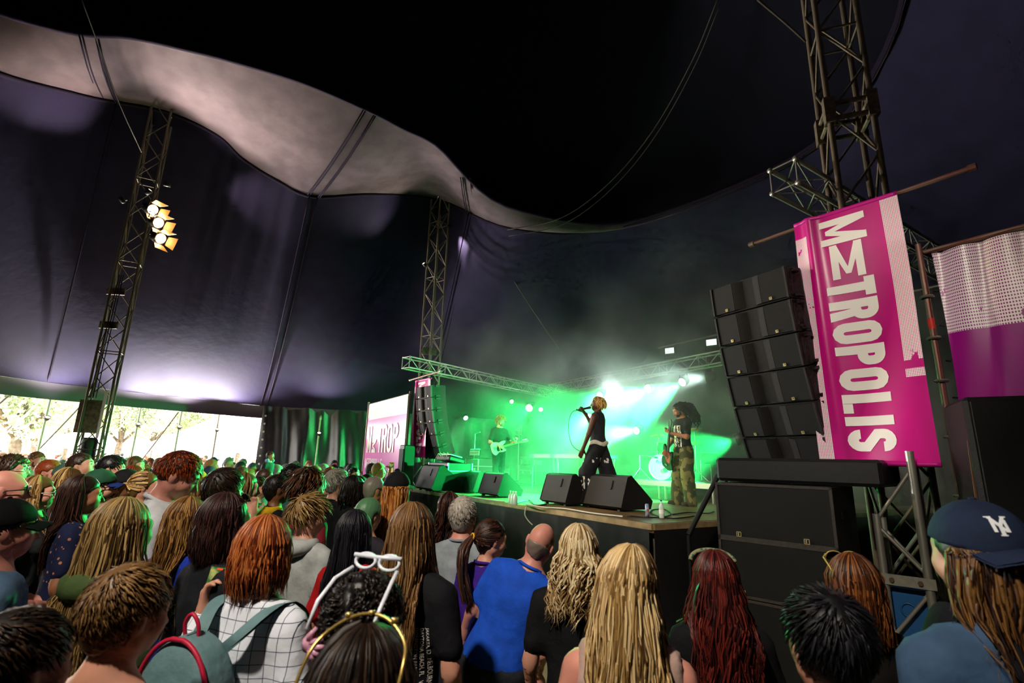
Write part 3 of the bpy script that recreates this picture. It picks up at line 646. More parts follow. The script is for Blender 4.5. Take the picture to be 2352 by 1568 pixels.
# rigging chains above the arrays
# ground stacked subs
def sub(lab, loc, rz, w, h, dp):
    t = empty('subwoofer', loc, rz); tag(t, lab, 'speaker', 'stacked subwoofers')
    MB().box((0, dp/2, h/2), (w, dp, h)).build('cabinet', m_blackwood, t)
    MB().box((0, -.004, h/2), (w-.05, .03, h-.05)).build('grille', m_grille, t)
    for x, z, sx, sz in ((0, .012, w, .024), (0, h-.012, w, .024), (-w/2+.012, h/2, .024, h), (w/2-.012, h/2, .024, h)): MB().box((x, -.012, z), (sx, .026, sz)).build('front_frame', M('worn_frame_paint', '3a3532', .6, var=.3, scale=30), t)
    for x in (-w*.3, w*.27):
        bd = MB(); s = .04; bz = .045
        for c, sz in (((x-s/2, -.03, bz), (.007, .006, s)), ((x+s/2, -.03, bz), (.007, .006, s)), ((x, -.03, bz-s/2), (s, .006, .007)), ((x, -.03, bz+s/2), (s, .006, .007)), ((x-.004, -.03, bz), (.012, .006, s*.7))): bd.box(c, sz)
        bd.build('badge', m_gold, t)
    for z in (.18, .36):
        MB().box((w/2+.005, dp*.4, h*.5), (.012, .2, .09)).build('side_handle', m_black, t)
    return t
a = aty(1652, 1232, 5.35); b = aty(1928, 1263, 4.62); rz = math.atan2(b[1]-a[1], b[0]-a[0]); w = float(np.linalg.norm((b-a)[:2])); mid = (a+b)/2
print('sub', a, b, w)
zs = (a[2]+b[2])/2; hsub = .52
for k, lab in enumerate(('top black subwoofer with two badges stacked below the big array', 'middle black subwoofer with a plain grained front', 'bottom subwoofer of the stack standing on the floor')):
    sub(lab, (mid[0], mid[1], zs-hsub*k if k < 2 else 0.01), rz, w, hsub if k < 2 else zs-hsub-.02, .75)
o = MB().rbox((0, .5, .12), (w+.45, .9, .24), .03).build('flight_case', m_black, loc=(mid[0]+.25, mid[1]+.1, zs+hsub+.01), rot=(0, 0, rz)); tag(o, 'low black covered case lying on top of the subwoofers', 'case')
# side-fill cabinet at the frame edge
a = aty(2226, 905, 3.75); t = empty('side_speaker', (a[0]+.42, a[1]-.05, .9), -.5); tag(t, 'black speaker cabinet at the picture edge below the dark pink sheet', 'speaker')
zz = a[2]-.9; MB().rbox((0, .3, zz/2), (.8, .6, zz), .03).build('cabinet', m_blackwood, t); MB().box((0, -.01, zz/2), (.72, .04, zz-.08)).build('grille', m_grille, t)
MB().box((-.02, -.035, zz-.12), (.05, .01, .05)).build('badge', m_gold, t)
o = MB().rbox((0, .4, .44), (1.3, .9, .86), .03).build('equipment_case', m_black, loc=(a[0]+.4, a[1]-.1, .01), rot=(0, 0, -.5)); tag(o, 'black equipment case under the speaker at the picture edge', 'case')

# ------------------------------------------------------------------ on-stage gear
def wedge(lab, p, w, s=1.0, rz=0.0):
    x, y = p; t = empty('stage_monitor', S(x, y), SRZ+rz); tag(t, lab, 'monitor', 'wedge monitors along the stage edge')
    sec = [(.05, .05), (.17, .40), (.24, .42), (.60, .12), (.56, .02), (.10, .02)]
    R = np.array([[0, 0, 1], [1, 0, 0], [0, 1, 0]])  # section (y,z) extruded along x
    MB().prism([(a*s, b*s) for a, b in sec], -w/2, w/2, R).build('cabinet', m_blackwood, t)
    dv = np.array([.12, .35])/math.hypot(.12, .35); ang = math.atan2(.35, .12)
    MB().rbox((w*.18, .137*s-.012, .30*s), (.03, .014, .12*s), .006, rotm(-(math.pi/2-ang))).build('handle_slot', m_grille, t)
    MB().prism([(.255*s, .425*s), (.60*s, .135*s), (.59*s, .125*s), (.245*s, .415*s)], -w/2+.02, w/2-.02, R).build('grille', m_grille, t)
    for k in (-1, 1): MB().box((k*w*.38, .12*s, .01), (.05, .06, .02)).build('foot', m_black, t)
    for a, b in ((sec[0], sec[1]), (sec[1], sec[2])):
        for k in (-1, 1): MB().tube([(k*w/2, a[0]*s, a[1]*s), (k*w/2, b[0]*s, b[1]*s)], .008, 5).build('edge_strip', m_blackwood, t)
    return t
def midp(*pts): q = [on_stage(*p) for p in pts]; return (sum(a for a, b in q)/len(q), sum(b for a, b in q)/len(q)-.05)
wedge('large wedge monitor in the front centre with worn brown edges', midp((1318, 1163), (1441, 1176)), .92, 1.22)
wedge('wedge monitor standing just before the singer', midp((1240, 1155), (1296, 1163)), .70, 1.2)
wedge('wedge monitor in front of the guitarist', midp((1094, 1134), (1146, 1146)), .76, 1.1)
wedge('wedge monitor half hidden behind the guitarist wedge', midp((1050, 1127), (1090, 1134)), .66, 1.1)
m_case = M('grey_flight_case', '34383a', .5, .2); 
def flight(lab, x, y, w, d, h, z=HS, rz=0, ribs=True, mat=None):
    t = empty('flight_case', S(x, y, z), SRZ+rz); tag(t, lab, 'case', 'flight cases on the stage')
    MB().rbox((0, 0, h/2), (w, d, h), .012).build('body', mat or m_case, t)
    for k in (-1, 1):
        for j in (-1, 1): MB().box((k*w/2, j*d/2, h/2), (.03, .03, h)).build('corner_trim', m_alu, t)
    MB().box((0, 0, h*.72), (w+.012, d+.012, .02)).build('lid_trim', m_alu, t)
    for k in (-.25, .25): MB().box((k*w, -d/2-.008, h*.6), (.1, .016, .08)).build('latch', m_alu, t)
    return t
x, y = on_stage(985, 1126); flight('wide flight case at the far end of the stage carrying mixers', x, y+.5, 1.05, .6, .62)
x, y = on_stage(960, 1126); wedge('big side wedge monitor at the far stage end', (x+.1, y), .95, 1.35)
t = empty('mixer', S(*on_stage(985, 1126)[:1], on_stage(985, 1126)[1]+.5, HS+.63), SRZ); tag(t, 'small mixing desk with loose gear on the far flight case', 'mixer')
MB().rbox((0, 0, .06), (.7, .4, .1), .02, rotm(-.2)).build('body', m_case, t); MB().box((.1, -.02, .15), (.5, .3, .02), rotm(-.2)).build('fader_panel', m_alu, t)
for k in range(6): MB().tube([(-.3+.1*k, -.1, .14), (-.26+.1*k, -.2, .2+.02*(k % 2)), (-.3+.11*k, -.26, .05)], .008, 5).build('cable', m_whitecable, t)
# tall black screen box in front of pink panel
p = aty(937, 1022, 13.3); t = empty('black_speaker', (p[0], p[1], 0), SRZ); tag(t, 'narrow tall black cabinet standing before the pale pink panel', 'speaker')
MB().rbox((0, 0, p[2]/2+.2), (.34, .3, p[2]-.4), .02).build('cabinet', m_black, t); MB().box((0, -.16, p[2]/2+.4), (.28, .02, p[2]-1.0)).build('grille', m_grille, t); MB().box((0, 0, .1), (.5, .5, .2)).build('base', m_black, t)
# racks behind the guitarist
for k, (px, py, w, h, lab) in enumerate(((1075, 1108, .8, .75, 'tall flight case rack left of the guitarist'), (1112, 1106, .7, .5, 'low flight case beside the guitarist'), (1205, 1106, 1.0, .6, 'flight case under the keyboards right of the guitarist'))):
    x, y = on_stage(px, py+4, HS); flight(lab, x, y+.4, w, .6, h)
x, y = on_stage(1072, 1112); t = empty('amplifier', S(x, y+.4, HS+.77), SRZ); tag(t, 'amplifier head stacked on the tall rack left of the guitarist', 'amplifier')
MB().rbox((0, 0, .14), (.66, .35, .28), .02).build('body', m_blackwood, t); MB().box((0, -.18, .16), (.6, .02, .14)).build('front_panel', m_alu, t)
for k in range(5): MB().lathe([(.016, 0), (.014, .02)], 8, c=(-.2+.1*k, -.19, .16), R=rotm(math.pi/2)).build('knob', m_black, t)
x, y = on_stage(1200, 1110); t = empty('keyboard', S(x, y+.35, HS+.62), SRZ); tag(t, 'electronic keyboard on the case right of the guitarist', 'keyboard')
MB().rbox((0, 0, .2), (1.05, .32, .09), .02).build('body', m_black, t); MB().box((0, -.06, .25), (.95, .16, .014)).build('key_bed', m_print, t)
for k in (-.4, .4): MB().box((k, 0, .08), (.05, .3, .16)).build('stand_leg', m_alu, t)
x, y = on_stage(1122, 1104); t = empty('slatted_light_panel', S(x+.1, y+1.2, HS), SRZ); tag(t, 'slatted grey lamp panel on a stand behind the guitarist', 'lamp panel')
for k in range(5): MB().box((0, 0, 1.75+.075*k), (.42, .03, .05)).build('slat', m_alu, t)
rod('stand', (0, .03, 0), (0, .03, 2.1), .018, m_alu, t); MB().box((0, 0, .02), (.5, .4, .03)).build('base', m_black, t)
# risers
def riser(lab, px0, px1, y, ztop, depth, group='aluminium risers'):
    xa, xb = s_px(px0, y, ztop), s_px(px1, y, ztop); w = xb-xa; h = ztop-HS
    t = empty('riser', S((xa+xb)/2, y, HS), SRZ); tag(t, lab, 'riser', group)
    MB().box((0, depth/2, h-.045), (w, depth, .09)).build('deck', m_alu, t); MB().box((0, -.005, h-.05), (w, .012, .1)).build('edge_rail', M('pale_aluminium', 'd8d3c6', .45, .3), t)
    for k in (-.47, -.07, .0, .47):
        for j in (.06, depth-.06): rod('leg', (k*w, j, 0), (k*w, j, h-.08), .028, m_alu, t)
    return xa, xb
RZ = 1.62; RY = 3.8
ra, rb = riser('low aluminium drum riser behind the bassist', 1427, 1640, RY, RZ, 2.2)
riser('table-high aluminium riser behind the singer', 1216, 1350, 3.4, 2.17, 1.0)
m_chrome = M('chrome', 'c8c8c8', .2, .9); m_drumskin = M('cream_drumskin', 'efe3c4', .5); m_shell = M('drum_shell', '2a2624', .35)
yb_ = RY+.55; xb_ = s_px(1517, yb_, RZ+.28)
t = empty('bass_drum', S(xb_, yb_, RZ), SRZ+.35); tag(t, 'bass drum with cream front skin standing on the low riser', 'drum')
Rd = rotm(math.pi/2); cz = .28
MB().lathe([(.265, 0), (.28, .01), (.28, .40), (.265, .41)], 28, c=(0, .0, cz), R=rotm(-math.pi/2)).build('shell', m_shell, t, True)
MB().lathe([(.0, -.012), (.26, -.008), (.26, .0)], 28, c=(0, 0, cz), R=rotm(-math.pi/2)).build('front_skin', m_drumskin, t)
MB().tube([(.272*math.cos(a), -.01, cz+.272*math.sin(a)) for a in np.linspace(0, 2*math.pi, 28, endpoint=False)], .016, 6, closed=True).build('hoop', m_drumskin, t, True)
MB().lathe([(.055, 0), (.055, .01)], 16, c=(.13, -.026, cz-.05), R=rotm(math.pi/2)).build('sound_hole', m_black, t)
for k in range(8):
    an = k*math.pi/4+.2; MB().box((.29*math.cos(an), .03, cz+.29*math.sin(an)), (.02, .07, .02)).build('lug', m_chrome, t)
for k in (-1, 1): rod('spur', (k*.22, .1, cz-.1), (k*.34, -.02, 0.01), .008, m_chrome, t)
DRUM = (t, cz)
def stand(lab, x, y, z, h, kind, boom=(0, 0, 0), name=None):
    t = empty(name or kind+'_stand', S(x, y, z), SRZ); tag(t, lab, 'stand', 'stands around the drums')
    for k in range(3): a = k*2.09+.4; rod('leg', (0, 0, .26), (.24*math.cos(a), .24*math.sin(a), .01), .011, m_chrome, t)
    rod('tube', (0, 0, .2), (0, 0, h), .012, m_chrome, t)
    if kind == 'cymbal': MB().lathe([(.0, .02), (.03, .018), (.05, .005), (.2, -.012), (.2, -.016), (.05, 0)], 22, c=(0, 0, h), R=rotm(.25, .1)).build('cymbal', M('bronze', 'b89a50', .3, .8), t, True)
    else:
        e = np.array(boom)+[0, 0, h]; rod('boom', (0, 0, h), tuple(e), .009, m_chrome, t); MB().tube([e, e+np.array(boom)*.2], [.018, .022], 8).build('microphone', m_black, t)
    return t
stand('cymbal stand to the left of the bass drum', xb_-.45, yb_+.5, RZ, 1.05, 'cymbal'); stand('hi-hat stand to the right of the bass drum', xb_+.55, yb_+.55, RZ, .85, 'cymbal'); stand('tall cymbal stand behind the bass drum', xb_+.2, yb_+1.0, RZ, 1.2, 'cymbal')
stand('low microphone stand aimed at the bass drum', ra+.45, RY+.15, RZ, .55, 'microphone', (.35, .1, -.05))
x, y = on_stage(1080, 1112); stand('straight microphone stand at the far side of the stage', x, y+.1, HS, 1.5, 'microphone', (.1, .1, .05))
for k, (dx, h, r, lab) in enumerate(((-.28, .62, .15, 'rack tom mounted over the bass drum, nearer the singer'), (.12, .62, .16, 'rack tom mounted over the bass drum, nearer the bassist'), (.75, .38, .2, 'floor tom behind the bassist'))):
    t = empty('tom_drum', S(xb_+dx, yb_+.45+(.3 if k == 2 else 0), RZ), SRZ); tag(t, lab, 'drum')
    MB().lathe([(r, 0), (r, .24)], 20, c=(0, 0, h)).build('shell', m_shell, t, True); MB().lathe([(r*.97, 0), (r*.97, .006)], 20, c=(0, 0, h+.24)).build('skin', m_drumskin, t)
    for a in range(3): rod('leg', (r*math.cos(a*2.1), r*math.sin(a*2.1), .0), (r*math.cos(a*2.1), r*math.sin(a*2.1), h+.1), .01, m_chrome, t)
# guitar amp
x, y = on_stage(1318, 1112); t = empty('guitar_amplifier', S(x, y+.6, HS), SRZ); tag(t, 'guitar amplifier cabinet left of the singer with pale grille cloth', 'amplifier')
MB().rbox((0, .15, .3), (.6, .32, .58), .02).build('cabinet', m_blackwood, t); MB().box((0, -.02, .26), (.52, .02, .44)).build('grille_cloth', M('grille_cloth', '6f705c', .8), t); MB().box((0, -.02, .53), (.54, .02, .07)).build('control_panel', m_alu, t)
# can, bottle, water bottles, cables on the stage edge
p = atz(1487, 1186, HS); t = empty('drink_can', tuple(p)); tag(t, 'blue and silver drink can on the stage edge', 'can')
MB().lathe([(.022, 0), (.0265, .008), (.0265, .15), (.022, .162)], 18).build('body', M('blue_can_print', '22418f', .3, .5, col2='b9c0cc', scale=14), t, True); MB().lathe([(.021, .160), (.021, .164)], 18).build('lid', m_alu, t)
MB().box((0, -.0262, .085), (.02, .002, .03)).build('red_emblem', M('red_tape', 'c2281e', .6), t)
m_clear = M('clear_plastic', 'cfe0d6', .1, spec=.6)
p = atz(1520, 1190, HS); t = empty('water_bottle', tuple(p)); tag(t, 'clear plastic water bottle beside the blue can', 'bottle')
MB().lathe([(.028, 0), (.033, .01), (.033, .14), (.03, .16), (.012, .20), (.012, .215)], 16).build('body', m_clear, t, True); MB().lathe([(.014, .213), (.014, .232)], 12).build('cap', m_blue, t); MB().lathe([(.0335, .06), (.0335, .11)], 16).build('label', m_print, t)
for k, px in enumerate((1172, 1178, 1184)):
    p = atz(px, 1158+k, HS); t = empty('water_bottle', tuple(p)); tag(t, ('left', 'middle', 'right')[k]+' one of three small water bottles by the guitarist wedge', 'bottle', 'water bottles by the guitarist wedge')
    MB().lathe([(.028, 0), (.033, .01), (.033, .13), (.012, .18), (.012, .2)], 12).build('body', m_clear, t, True); MB().lathe([(.014, .2), (.014, .216)], 10).build('cap', m_print, t)
def cable(lab, pts, r, mat, z=HS): 
    P = spline([atz(px, py, z)+[0, 0, r] for px, py in pts], 5); o = MB().tube(P, r, 6).build('cable', mat, smooth=True); tag(o, lab, 'cable', 'cables along the stage edge')
cable('pale cable running along the stage edge below the near wedges', ((1210, 1160), (1245, 1166), (1300, 1170), (1360, 1180), (1430, 1188)), .012, m_whitecable)
cable('black cable looping round the water bottle', ((1440, 1186), (1500, 1190), (1540, 1184), (1530, 1172), (1500, 1172), (1498, 1182), (1545, 1192), (1600, 1186)), .010, m_cable)
cable('black cable snaking over the bare deck towards the ramp', ((1545, 1183), (1580, 1178), (1625, 1180), (1640, 1176)), .010, m_cable)
cable('pale cable bundle trailing along the far stage edge', ((955, 1119), (1000, 1127), (1050, 1136), (1100, 1146), (1160, 1154)), .014, m_whitecable)
cable('black cable between the two wedges', ((1180, 1158), (1215, 1150), (1230, 1162), (1255, 1160)), .010, m_cable)
a = atz(1218, 1164, HS-.02); b = atz(1262, 1166, HS-.02); n_ = -SY*.09
o = MB().tube(spline([a+n_, a+n_+[0, 0, -.14], (a+b)/2+n_+[0, 0, -.27], b+n_+[0, 0, -.12], b+n_], 6), .009, 6).build('cable', m_whitecable, smooth=True); tag(o, 'pale cable hanging in a loop down the black stage front', 'cable')
# handrail of the ramp
t = empty('stage_rail', (0, 0, 0)); tag(t, 'black slanting handrail at the corner of the stage', 'handrail')
a = S(.35, .2, 1.15); b = S(.5, .75, 1.98); rod('rail', a, b, .03, m_black, t); rod('post', S(.35, .2, 0), a, .025, m_black, t); rod('post', S(.5, .75, 0), b, .025, m_black, t)

# ------------------------------------------------------------------ lamps
m_can = M('lamp_housing', '16140f', .45, .3); m_barn = M('barn_door_inside', 'b98a55', .5, .2)
m_lampw = M('warm_lamp_glass', 'fff0d0', .2, emit='ffd9a0', estr=60); m_lampg = M('green_lamp_glass', 'd0ffe0', .2, emit='7dffa8', estr=60); m_lampc = M('cool_lamp_glass', 'f4fff8', .2, emit='e6fff4', estr=60)
def lantern(name, lab, loc, target, r, L, glass, barn=False, parent=None, cat='lamp', group='stage lamps', yoke=True):
    t = empty(name, loc); q = (Vector(target)-Vector(loc)).to_track_quat('-Z', 'Y'); t.rotation_mode = 'QUATERNION'; t.rotation_quaternion = q; tag(t, lab, cat, group)
    MB().lathe([(r*.55, L), (r*.8, L*.9), (r, L*.55), (r*1.02, 0), (r*.92, 0), (r*.9, .03)], 18).build('housing', m_can, t, True)
    MB().lathe([(0, .018), (r*.9, .022), (r*.9, .03)], 18).build('lens', glass, t)
    if yoke: MB().tube([(-r*1.15, 0, L*.5), (-r*1.15, r*1.3, L*.7), (r*1.15, r*1.3, L*.7), (r*1.15, 0, L*.5)], .012, 6).build('yoke', m_can, t)
    if barn:
        for k in range(4):
            a = k*math.pi/2; R = rotm(0, 0, a); P = np.array([(-r*.8, r, 0), (r*.8, r, 0), (r*1.15, r*1.75, -r*1.5), (-r*1.15, r*1.75, -r*1.5)])@R.T
            MB().add(np.vstack([P, P+np.array([0, .004, 0])@R.T]), [(0, 1, 2, 3), (7, 6, 5, 4), (0, 4, 5, 1), (1, 5, 6, 2), (2, 6, 7, 3), (3, 7, 4, 0)]).build('barn_door', m_barn, t)
    return t
for k, (px, py, lab) in enumerate(((352, 482, 'top warm lamp with barn doors on the lighting mast'), (365, 512, 'middle warm lamp with barn doors on the lighting mast'), (370, 548, 'bottom and brightest warm lamp on the lighting mast'))):
    p = aty(px, py, 9.6); lantern('mast_lamp', lab, p, p+np.array([1.2, -.45, -.55]), .115, .3, m_lampw, True, group='warm lamps on the lighting mast')
    lamp('mast_lamp_light', 'SPOT', p+np.array([.18, -.07, -.09]), (1500, 4500, 3000)[k], (1, .82, .58), target=((3.3, 4.9, 3.2), (2.2, 9.2, 2.0), (-.2, 13.0, 2.2))[k], spot_size=(.62, .5, .3)[k], spot_blend=.7, shadow_soft_size=.12)
# lamps added on the masts to brighten the lining and the canopy
for k, (base, z, off, tgt, e, sz, lab) in enumerate(((A0, 7.3, (.30, -.25), (-5.3, 8.9, 9.3), 1700, 1.9, 'small added lamp on the lighting mast washing the lining'), (A0, 7.1, (-.28, -.28), (-9.2, 7.9, 9.35), 900, 1.1, 'small added lamp on the lighting mast aimed to the picture edge'),
        (A0, 7.7, (.32, .25), (-6.0, 11.9, 8.2), 420, .9, 'small added lamp on the lighting mast grazing the canopy'), (B0, 8.9, (.34, .05), (-.9, 15.0, 7.4), 1000, .8, 'small added lamp on the far stage mast'), (B0, 7.6, (-.34, -.3), (-4.2, 11.4, 9.2), 350, 1.5, 'small added lamp on the far stage mast washing the lining'))):
    p = np.array([base[0]+off[0], base[1]+off[1], z]); dv = np.array(tgt)-p; dv /= np.linalg.norm(dv)
    lantern('added_uplight', lab, p, p+dv, .05, .14, M('added_lamp_glass', 'ffe8c8', .2, emit='ffe0b8', estr=4), group='added lamps on the masts')
    lamp('added_uplight_light', 'SPOT', p+dv*.05, e, (1, .86, .72), target=tuple(p+dv), spot_size=sz, spot_blend=.9, shadow_soft_size=.05)
# floods added on the side poles to brighten the foot of the canopy
for (px, p), e in zip(POLES, (1500, 3000, 3400, 3200, 900)):
    inn = (CEN-np.array([p[0], p[1], 0])); inn[2] = 0; inn /= np.linalg.norm(inn); q = np.array([p[0], p[1], 2.75])+inn*.16; dv = inn*.75+np.array([0, 0, .66])
    lantern('added_pole_flood', 'small added flood lamp high on the side pole at %s' % {115: 'the picture edge', 323: 'the mast', 417: 'the middle of the opening', 503: 'the inner end of the opening', 738: 'the black curtain'}[px], q, q+dv, .06, .12, M('added_lamp_glass', 'ffe8c8'), group='added floods on the side poles')
    lamp('added_pole_flood_light', 'SPOT', q+dv*.06, e, (1, .93, .9), target=tuple(q+dv), spot_size=2.1, spot_blend=1.0, shadow_soft_size=.08)
# unseen lamps added over the audience to light rows, banner and singer
for k, (p, tgt, e, lab) in enumerate((((-2.3, -1.2, 6.6), (.2, 3.0, 1.6), 1750, 'added unseen lamp over the audience aimed at the near rows'), ((-1.8, -1.4, 6.9), (3.4, 5.0, 3.3), 1700, 'added unseen lamp over the audience aimed at the banner'), ((-2.6, -1.0, 6.4), (-4.6, 5.2, 1.5), 2600, 'added unseen lamp over the audience aimed at the far rows'), ((-1.4, -1.5, 6.7), (1.7, 9.0, 1.9), 3200, 'added unseen lamp over the audience aimed at the singer'))):
    lantern('added_house_lamp', lab, p, tgt, .12, .3, m_lampw, True, group='added lamps over the audience'); dv = np.array(tgt)-p; dv /= np.linalg.norm(dv)
    lamp('added_house_light', 'SPOT', np.array(p)+dv*.2, e, (1, .9, .76), target=tgt, spot_size=(.9, .42, .85, .42)[k], spot_blend=.9, shadow_soft_size=.15)
G_, Wt = (.02, 1.0, .18), (.82, 1.0, .93)
def rig(px, py, Y, lab, glass, tgt, e, col, size, r=.10, blend=.5, name='stage_lamp'):
    p = aty(px, py, Y); dirn = np.array(tgt)-p; dirn /= np.linalg.norm(dirn)
    lantern(name, lab, p, p+dirn, r, .26, glass)
    if e: lamp('stage_light', 'SPOT', p+dirn*.06, e, col, target=tuple(p+dirn*3), spot_size=size, spot_blend=blend, shadow_soft_size=.06)
    o = empty('hanger'); 
    bpy.data.objects.remove(o)
    return p
rig(1175, 922, 17.0, 'small bright stage lamp above the guitarist', m_lampc, (-2, 3, 1.5), 0, Wt, .5, .06)
rig(1215, 937, 17.5, 'biggest bright stage lamp above and right of the guitarist', m_lampc, (-2.4, 9.0, 1.3), 5500, G_, .6, .13)
rig(1242, 940, 18.0, 'small stage lamp at the end of the far lamp row', m_lampc, (0, 4, 1.5), 0, G_, .5, .07)
rig(1377, 908, 14.5, 'stage lamp glowing right behind the singer head', m_lampc, (-2.2, 7.5, 1.3), 8000, G_, .6, .10)
rig(1428, 897, 16.0, 'small white stage lamp between singer and bassist', m_lampc, (-.5, 12.5, 3.0), 500, Wt, 1.8, .05, 1.0)
rig(1487, 893, 14.5, 'round white stage lamp above the bass drum', m_lampc, (-1.6, 9.5, 1.2), 22000, G_, .6, .12)
rig(1566, 878, 13.4, 'round white stage lamp above the bassist', m_lampc, (-.8, 9.8, 1.0), 24000, G_, .6, .12)
rig(1621, 866, 12.4, 'rightmost round white stage lamp next to the big array', m_lampc, (-1.0, 16.0, 3.6), 1500, (.7, 1, .85), 1.4, .12, 1.0)
rig(1461, 989, 13.5, 'low stage lamp behind the bass drum throwing a beam sideways', m_lampc, (-2.5, 8.5, 1.7), 4500, (.3, 1, .6), .55, .10)
rig(1354, 958, 15.0, 'low stage lamp hidden behind the singer', m_lampc, (-1.0, 9, 1.4), 11000, G_, .6, .10)
rig(1690, 1010, 10.3, 'low green flood lamp behind the big array', m_lampg, (2.2, 11.5, 1.6), 11000, G_, 1.3, .12)
rig(1070, 960, 17.0, 'dim green lamp behind the far speaker array', m_lampg, (0, 13, 1.2), 3000, G_, 1.0, .08)
for k, (px, py, Y, lab) in enumerate(((1540, 806, 13.5, 'square flood lamp standing on the rear beam'), (1636, 787, 12.3, 'square flood lamp on the rear beam next to the big array'))):
    p = aty(px, py, Y); t = empty('flood_lamp', p, SRZ+.3); tag(t, lab, 'lamp', 'flood lamps on the rear beam')
    MB().rbox((0, 0, 0), (.3, .12, .2), .02).build('housing', m_can, t); MB().box((0, -.062, 0), (.25, .01, .15)).build('lens', M('flood_glass', 'ffffff', .2, emit='dfeee8', estr=1.3), t)
    MB().tube([(-.17, 0, 0), (-.17, 0, -.2), (.17, 0, -.2), (.17, 0, 0)], .01, 6).build('bracket', m_can, t)

# ------------------------------------------------------------------ haze over the stage
mh = bpy.data.materials.new('stage_haze'); mh.use_nodes = True; nt = mh.node_tree
for n in list(nt.nodes): nt.nodes.remove(n)
N = nt.nodes.new; out = N('ShaderNodeOutputMaterial'); vsn = N('ShaderNodeVolumeScatter'); vsn.inputs['Color'].default_value = (.95, .97, .97, 1); vsn.inputs['Anisotropy'].default_value = .25
tc = N('ShaderNodeTexCoord'); no = N('ShaderNodeTexNoise'); no.inputs['Scale'].default_value = .7; no.inputs['Detail'].default_value = 4.0; no.inputs['Roughness'].default_value = .55
mr = N('ShaderNodeMapRange'); mr.inputs[1].default_value = .44; mr.inputs[2].default_value = .64; mr.inputs[3].default_value = .03; mr.inputs[4].default_value = .46
nt.links.new(tc.outputs['Object'], no.inputs['Vector']); nt.links.new(no.outputs['Fac'], mr.inputs[0])
sx = N('ShaderNodeSeparateXYZ'); nt.links.new(tc.outputs['Object'], sx.inputs[0])
def mrange(sock, a, b, c, d): k = N('ShaderNodeMapRange'); k.inputs[1].default_value = a; k.inputs[2].default_value = b; k.inputs[3].default_value = c; k.inputs[4].default_value = d; k.interpolation_type = 'SMOOTHSTEP'; nt.links.new(sock, k.inputs[0]); return k.outputs[0]
def mul(a, b): k = N('ShaderNodeMath'); k.operation = 'MULTIPLY'; nt.links.new(a, k.inputs[0]); nt.links.new(b, k.inputs[1]); return k.outputs[0]
d_ = mul(mul(mr.outputs[0], mrange(sx.outputs[2], 3.8, 6.4, 1, 0)), mul(mrange(sx.outputs[0], -10.5, -8.0, 0, 1), mul(mrange(sx.outputs[1], 3.0, 6.0, .10, 1), mrange(sx.outputs[0], 1.8, .8, 0, 1))))
nt.links.new(d_, vsn.inputs['Density']); nt.links.new(vsn.outputs[0], out.inputs['Volume'])
o = MB().box((-4.6, 4.4, 3.95), (13, 8.0, 5.4)).build('haze', mh, loc=(SC[0], SC[1], 0), rot=(0, 0, SRZ)); tag(o, 'drifting stage haze lit green and white by the lamps', 'haze', kind='stuff')
# ------------------------------------------------------------------ figures: one continuous skin per body, grown from blended tapered limbs
def surface_nets(xs, ys, zs, D):
    neg = D < 0; nx, ny, nz = D.shape
    c = neg[:-1, :-1, :-1].astype(np.int8)
    for i, j, k in ((1, 0, 0), (0, 1, 0), (0, 0, 1), (1, 1, 0), (1, 0, 1), (0, 1, 1), (1, 1, 1)): c = c+neg[i:nx-1+i, j:ny-1+j, k:nz-1+k]
    act = (c > 0) & (c < 8); I, J, K = np.nonzero(act)
    if len(I) == 0: return np.zeros((0, 3)), np.zeros((0, 4), int)
    idx = np.full(act.shape, -1, np.int64); idx[I, J, K] = np.arange(len(I))
    acc = np.zeros((len(I), 3)); cnt = np.zeros(len(I))
    X = np.asarray(xs); Y = np.asarray(ys); Z = np.asarray(zs)
    for ax in range(3):
        for p in (0, 1):
            for q in (0, 1):
                o0 = [0, 0, 0]; o1 = [0, 0, 0]; oth = [a for a in range(3) if a != ax]
                o0[oth[0]] = o1[oth[0]] = p; o0[oth[1]] = o1[oth[1]] = q; o1[ax] = 1
                a = D[I+o0[0], J+o0[1], K+o0[2]]; b = D[I+o1[0], J+o1[1], K+o1[2]]
                s = (a < 0) != (b < 0); t = np.where(s, a/np.where(s, a-b, 1), 0)
                P = np.stack([X[I+o0[0]], Y[J+o0[1]], Z[K+o0[2]]], 1); Q = np.stack([X[I+o1[0]], Y[J+o1[1]], Z[K+o1[2]]], 1)
                acc += np.where(s[:, None], P+(Q-P)*t[:, None], 0); cnt += s
    V = acc/cnt[:, None]; Fs = []
    for ax in range(3):
        sl0 = [slice(None)]*3; sl1 = [slice(None)]*3; sl0[ax] = slice(0, -1); sl1[ax] = slice(1, None)
        a = neg[tuple(sl0)]; b = neg[tuple(sl1)]; ch = a != b
        A = np.argwhere(ch); o1, o2 = [(1, 2), (2, 0), (0, 1)][ax]
        ok = (A[:, o1] > 0) & (A[:, o2] > 0) & (A[:, o1] < D.shape[o1]-1) & (A[:, o2] < D.shape[o2]-1); A = A[ok]
        if len(A) == 0: continue
        def g(d1, d2): B = A.copy(); B[:, o1] += d1; B[:, o2] += d2; return idx[B[:, 0], B[:, 1], B[:, 2]]
        q = np.stack([g(-1, -1), g(0, -1), g(0, 0), g(-1, 0)], 1); fl = ~a[A[:, 0], A[:, 1], A[:, 2]]
        q[fl] = q[fl][:, ::-1]; Fs.append(q)
    Fq = np.concatenate(Fs); Fq = Fq[(Fq >= 0).all(1)]
    return V, Fq
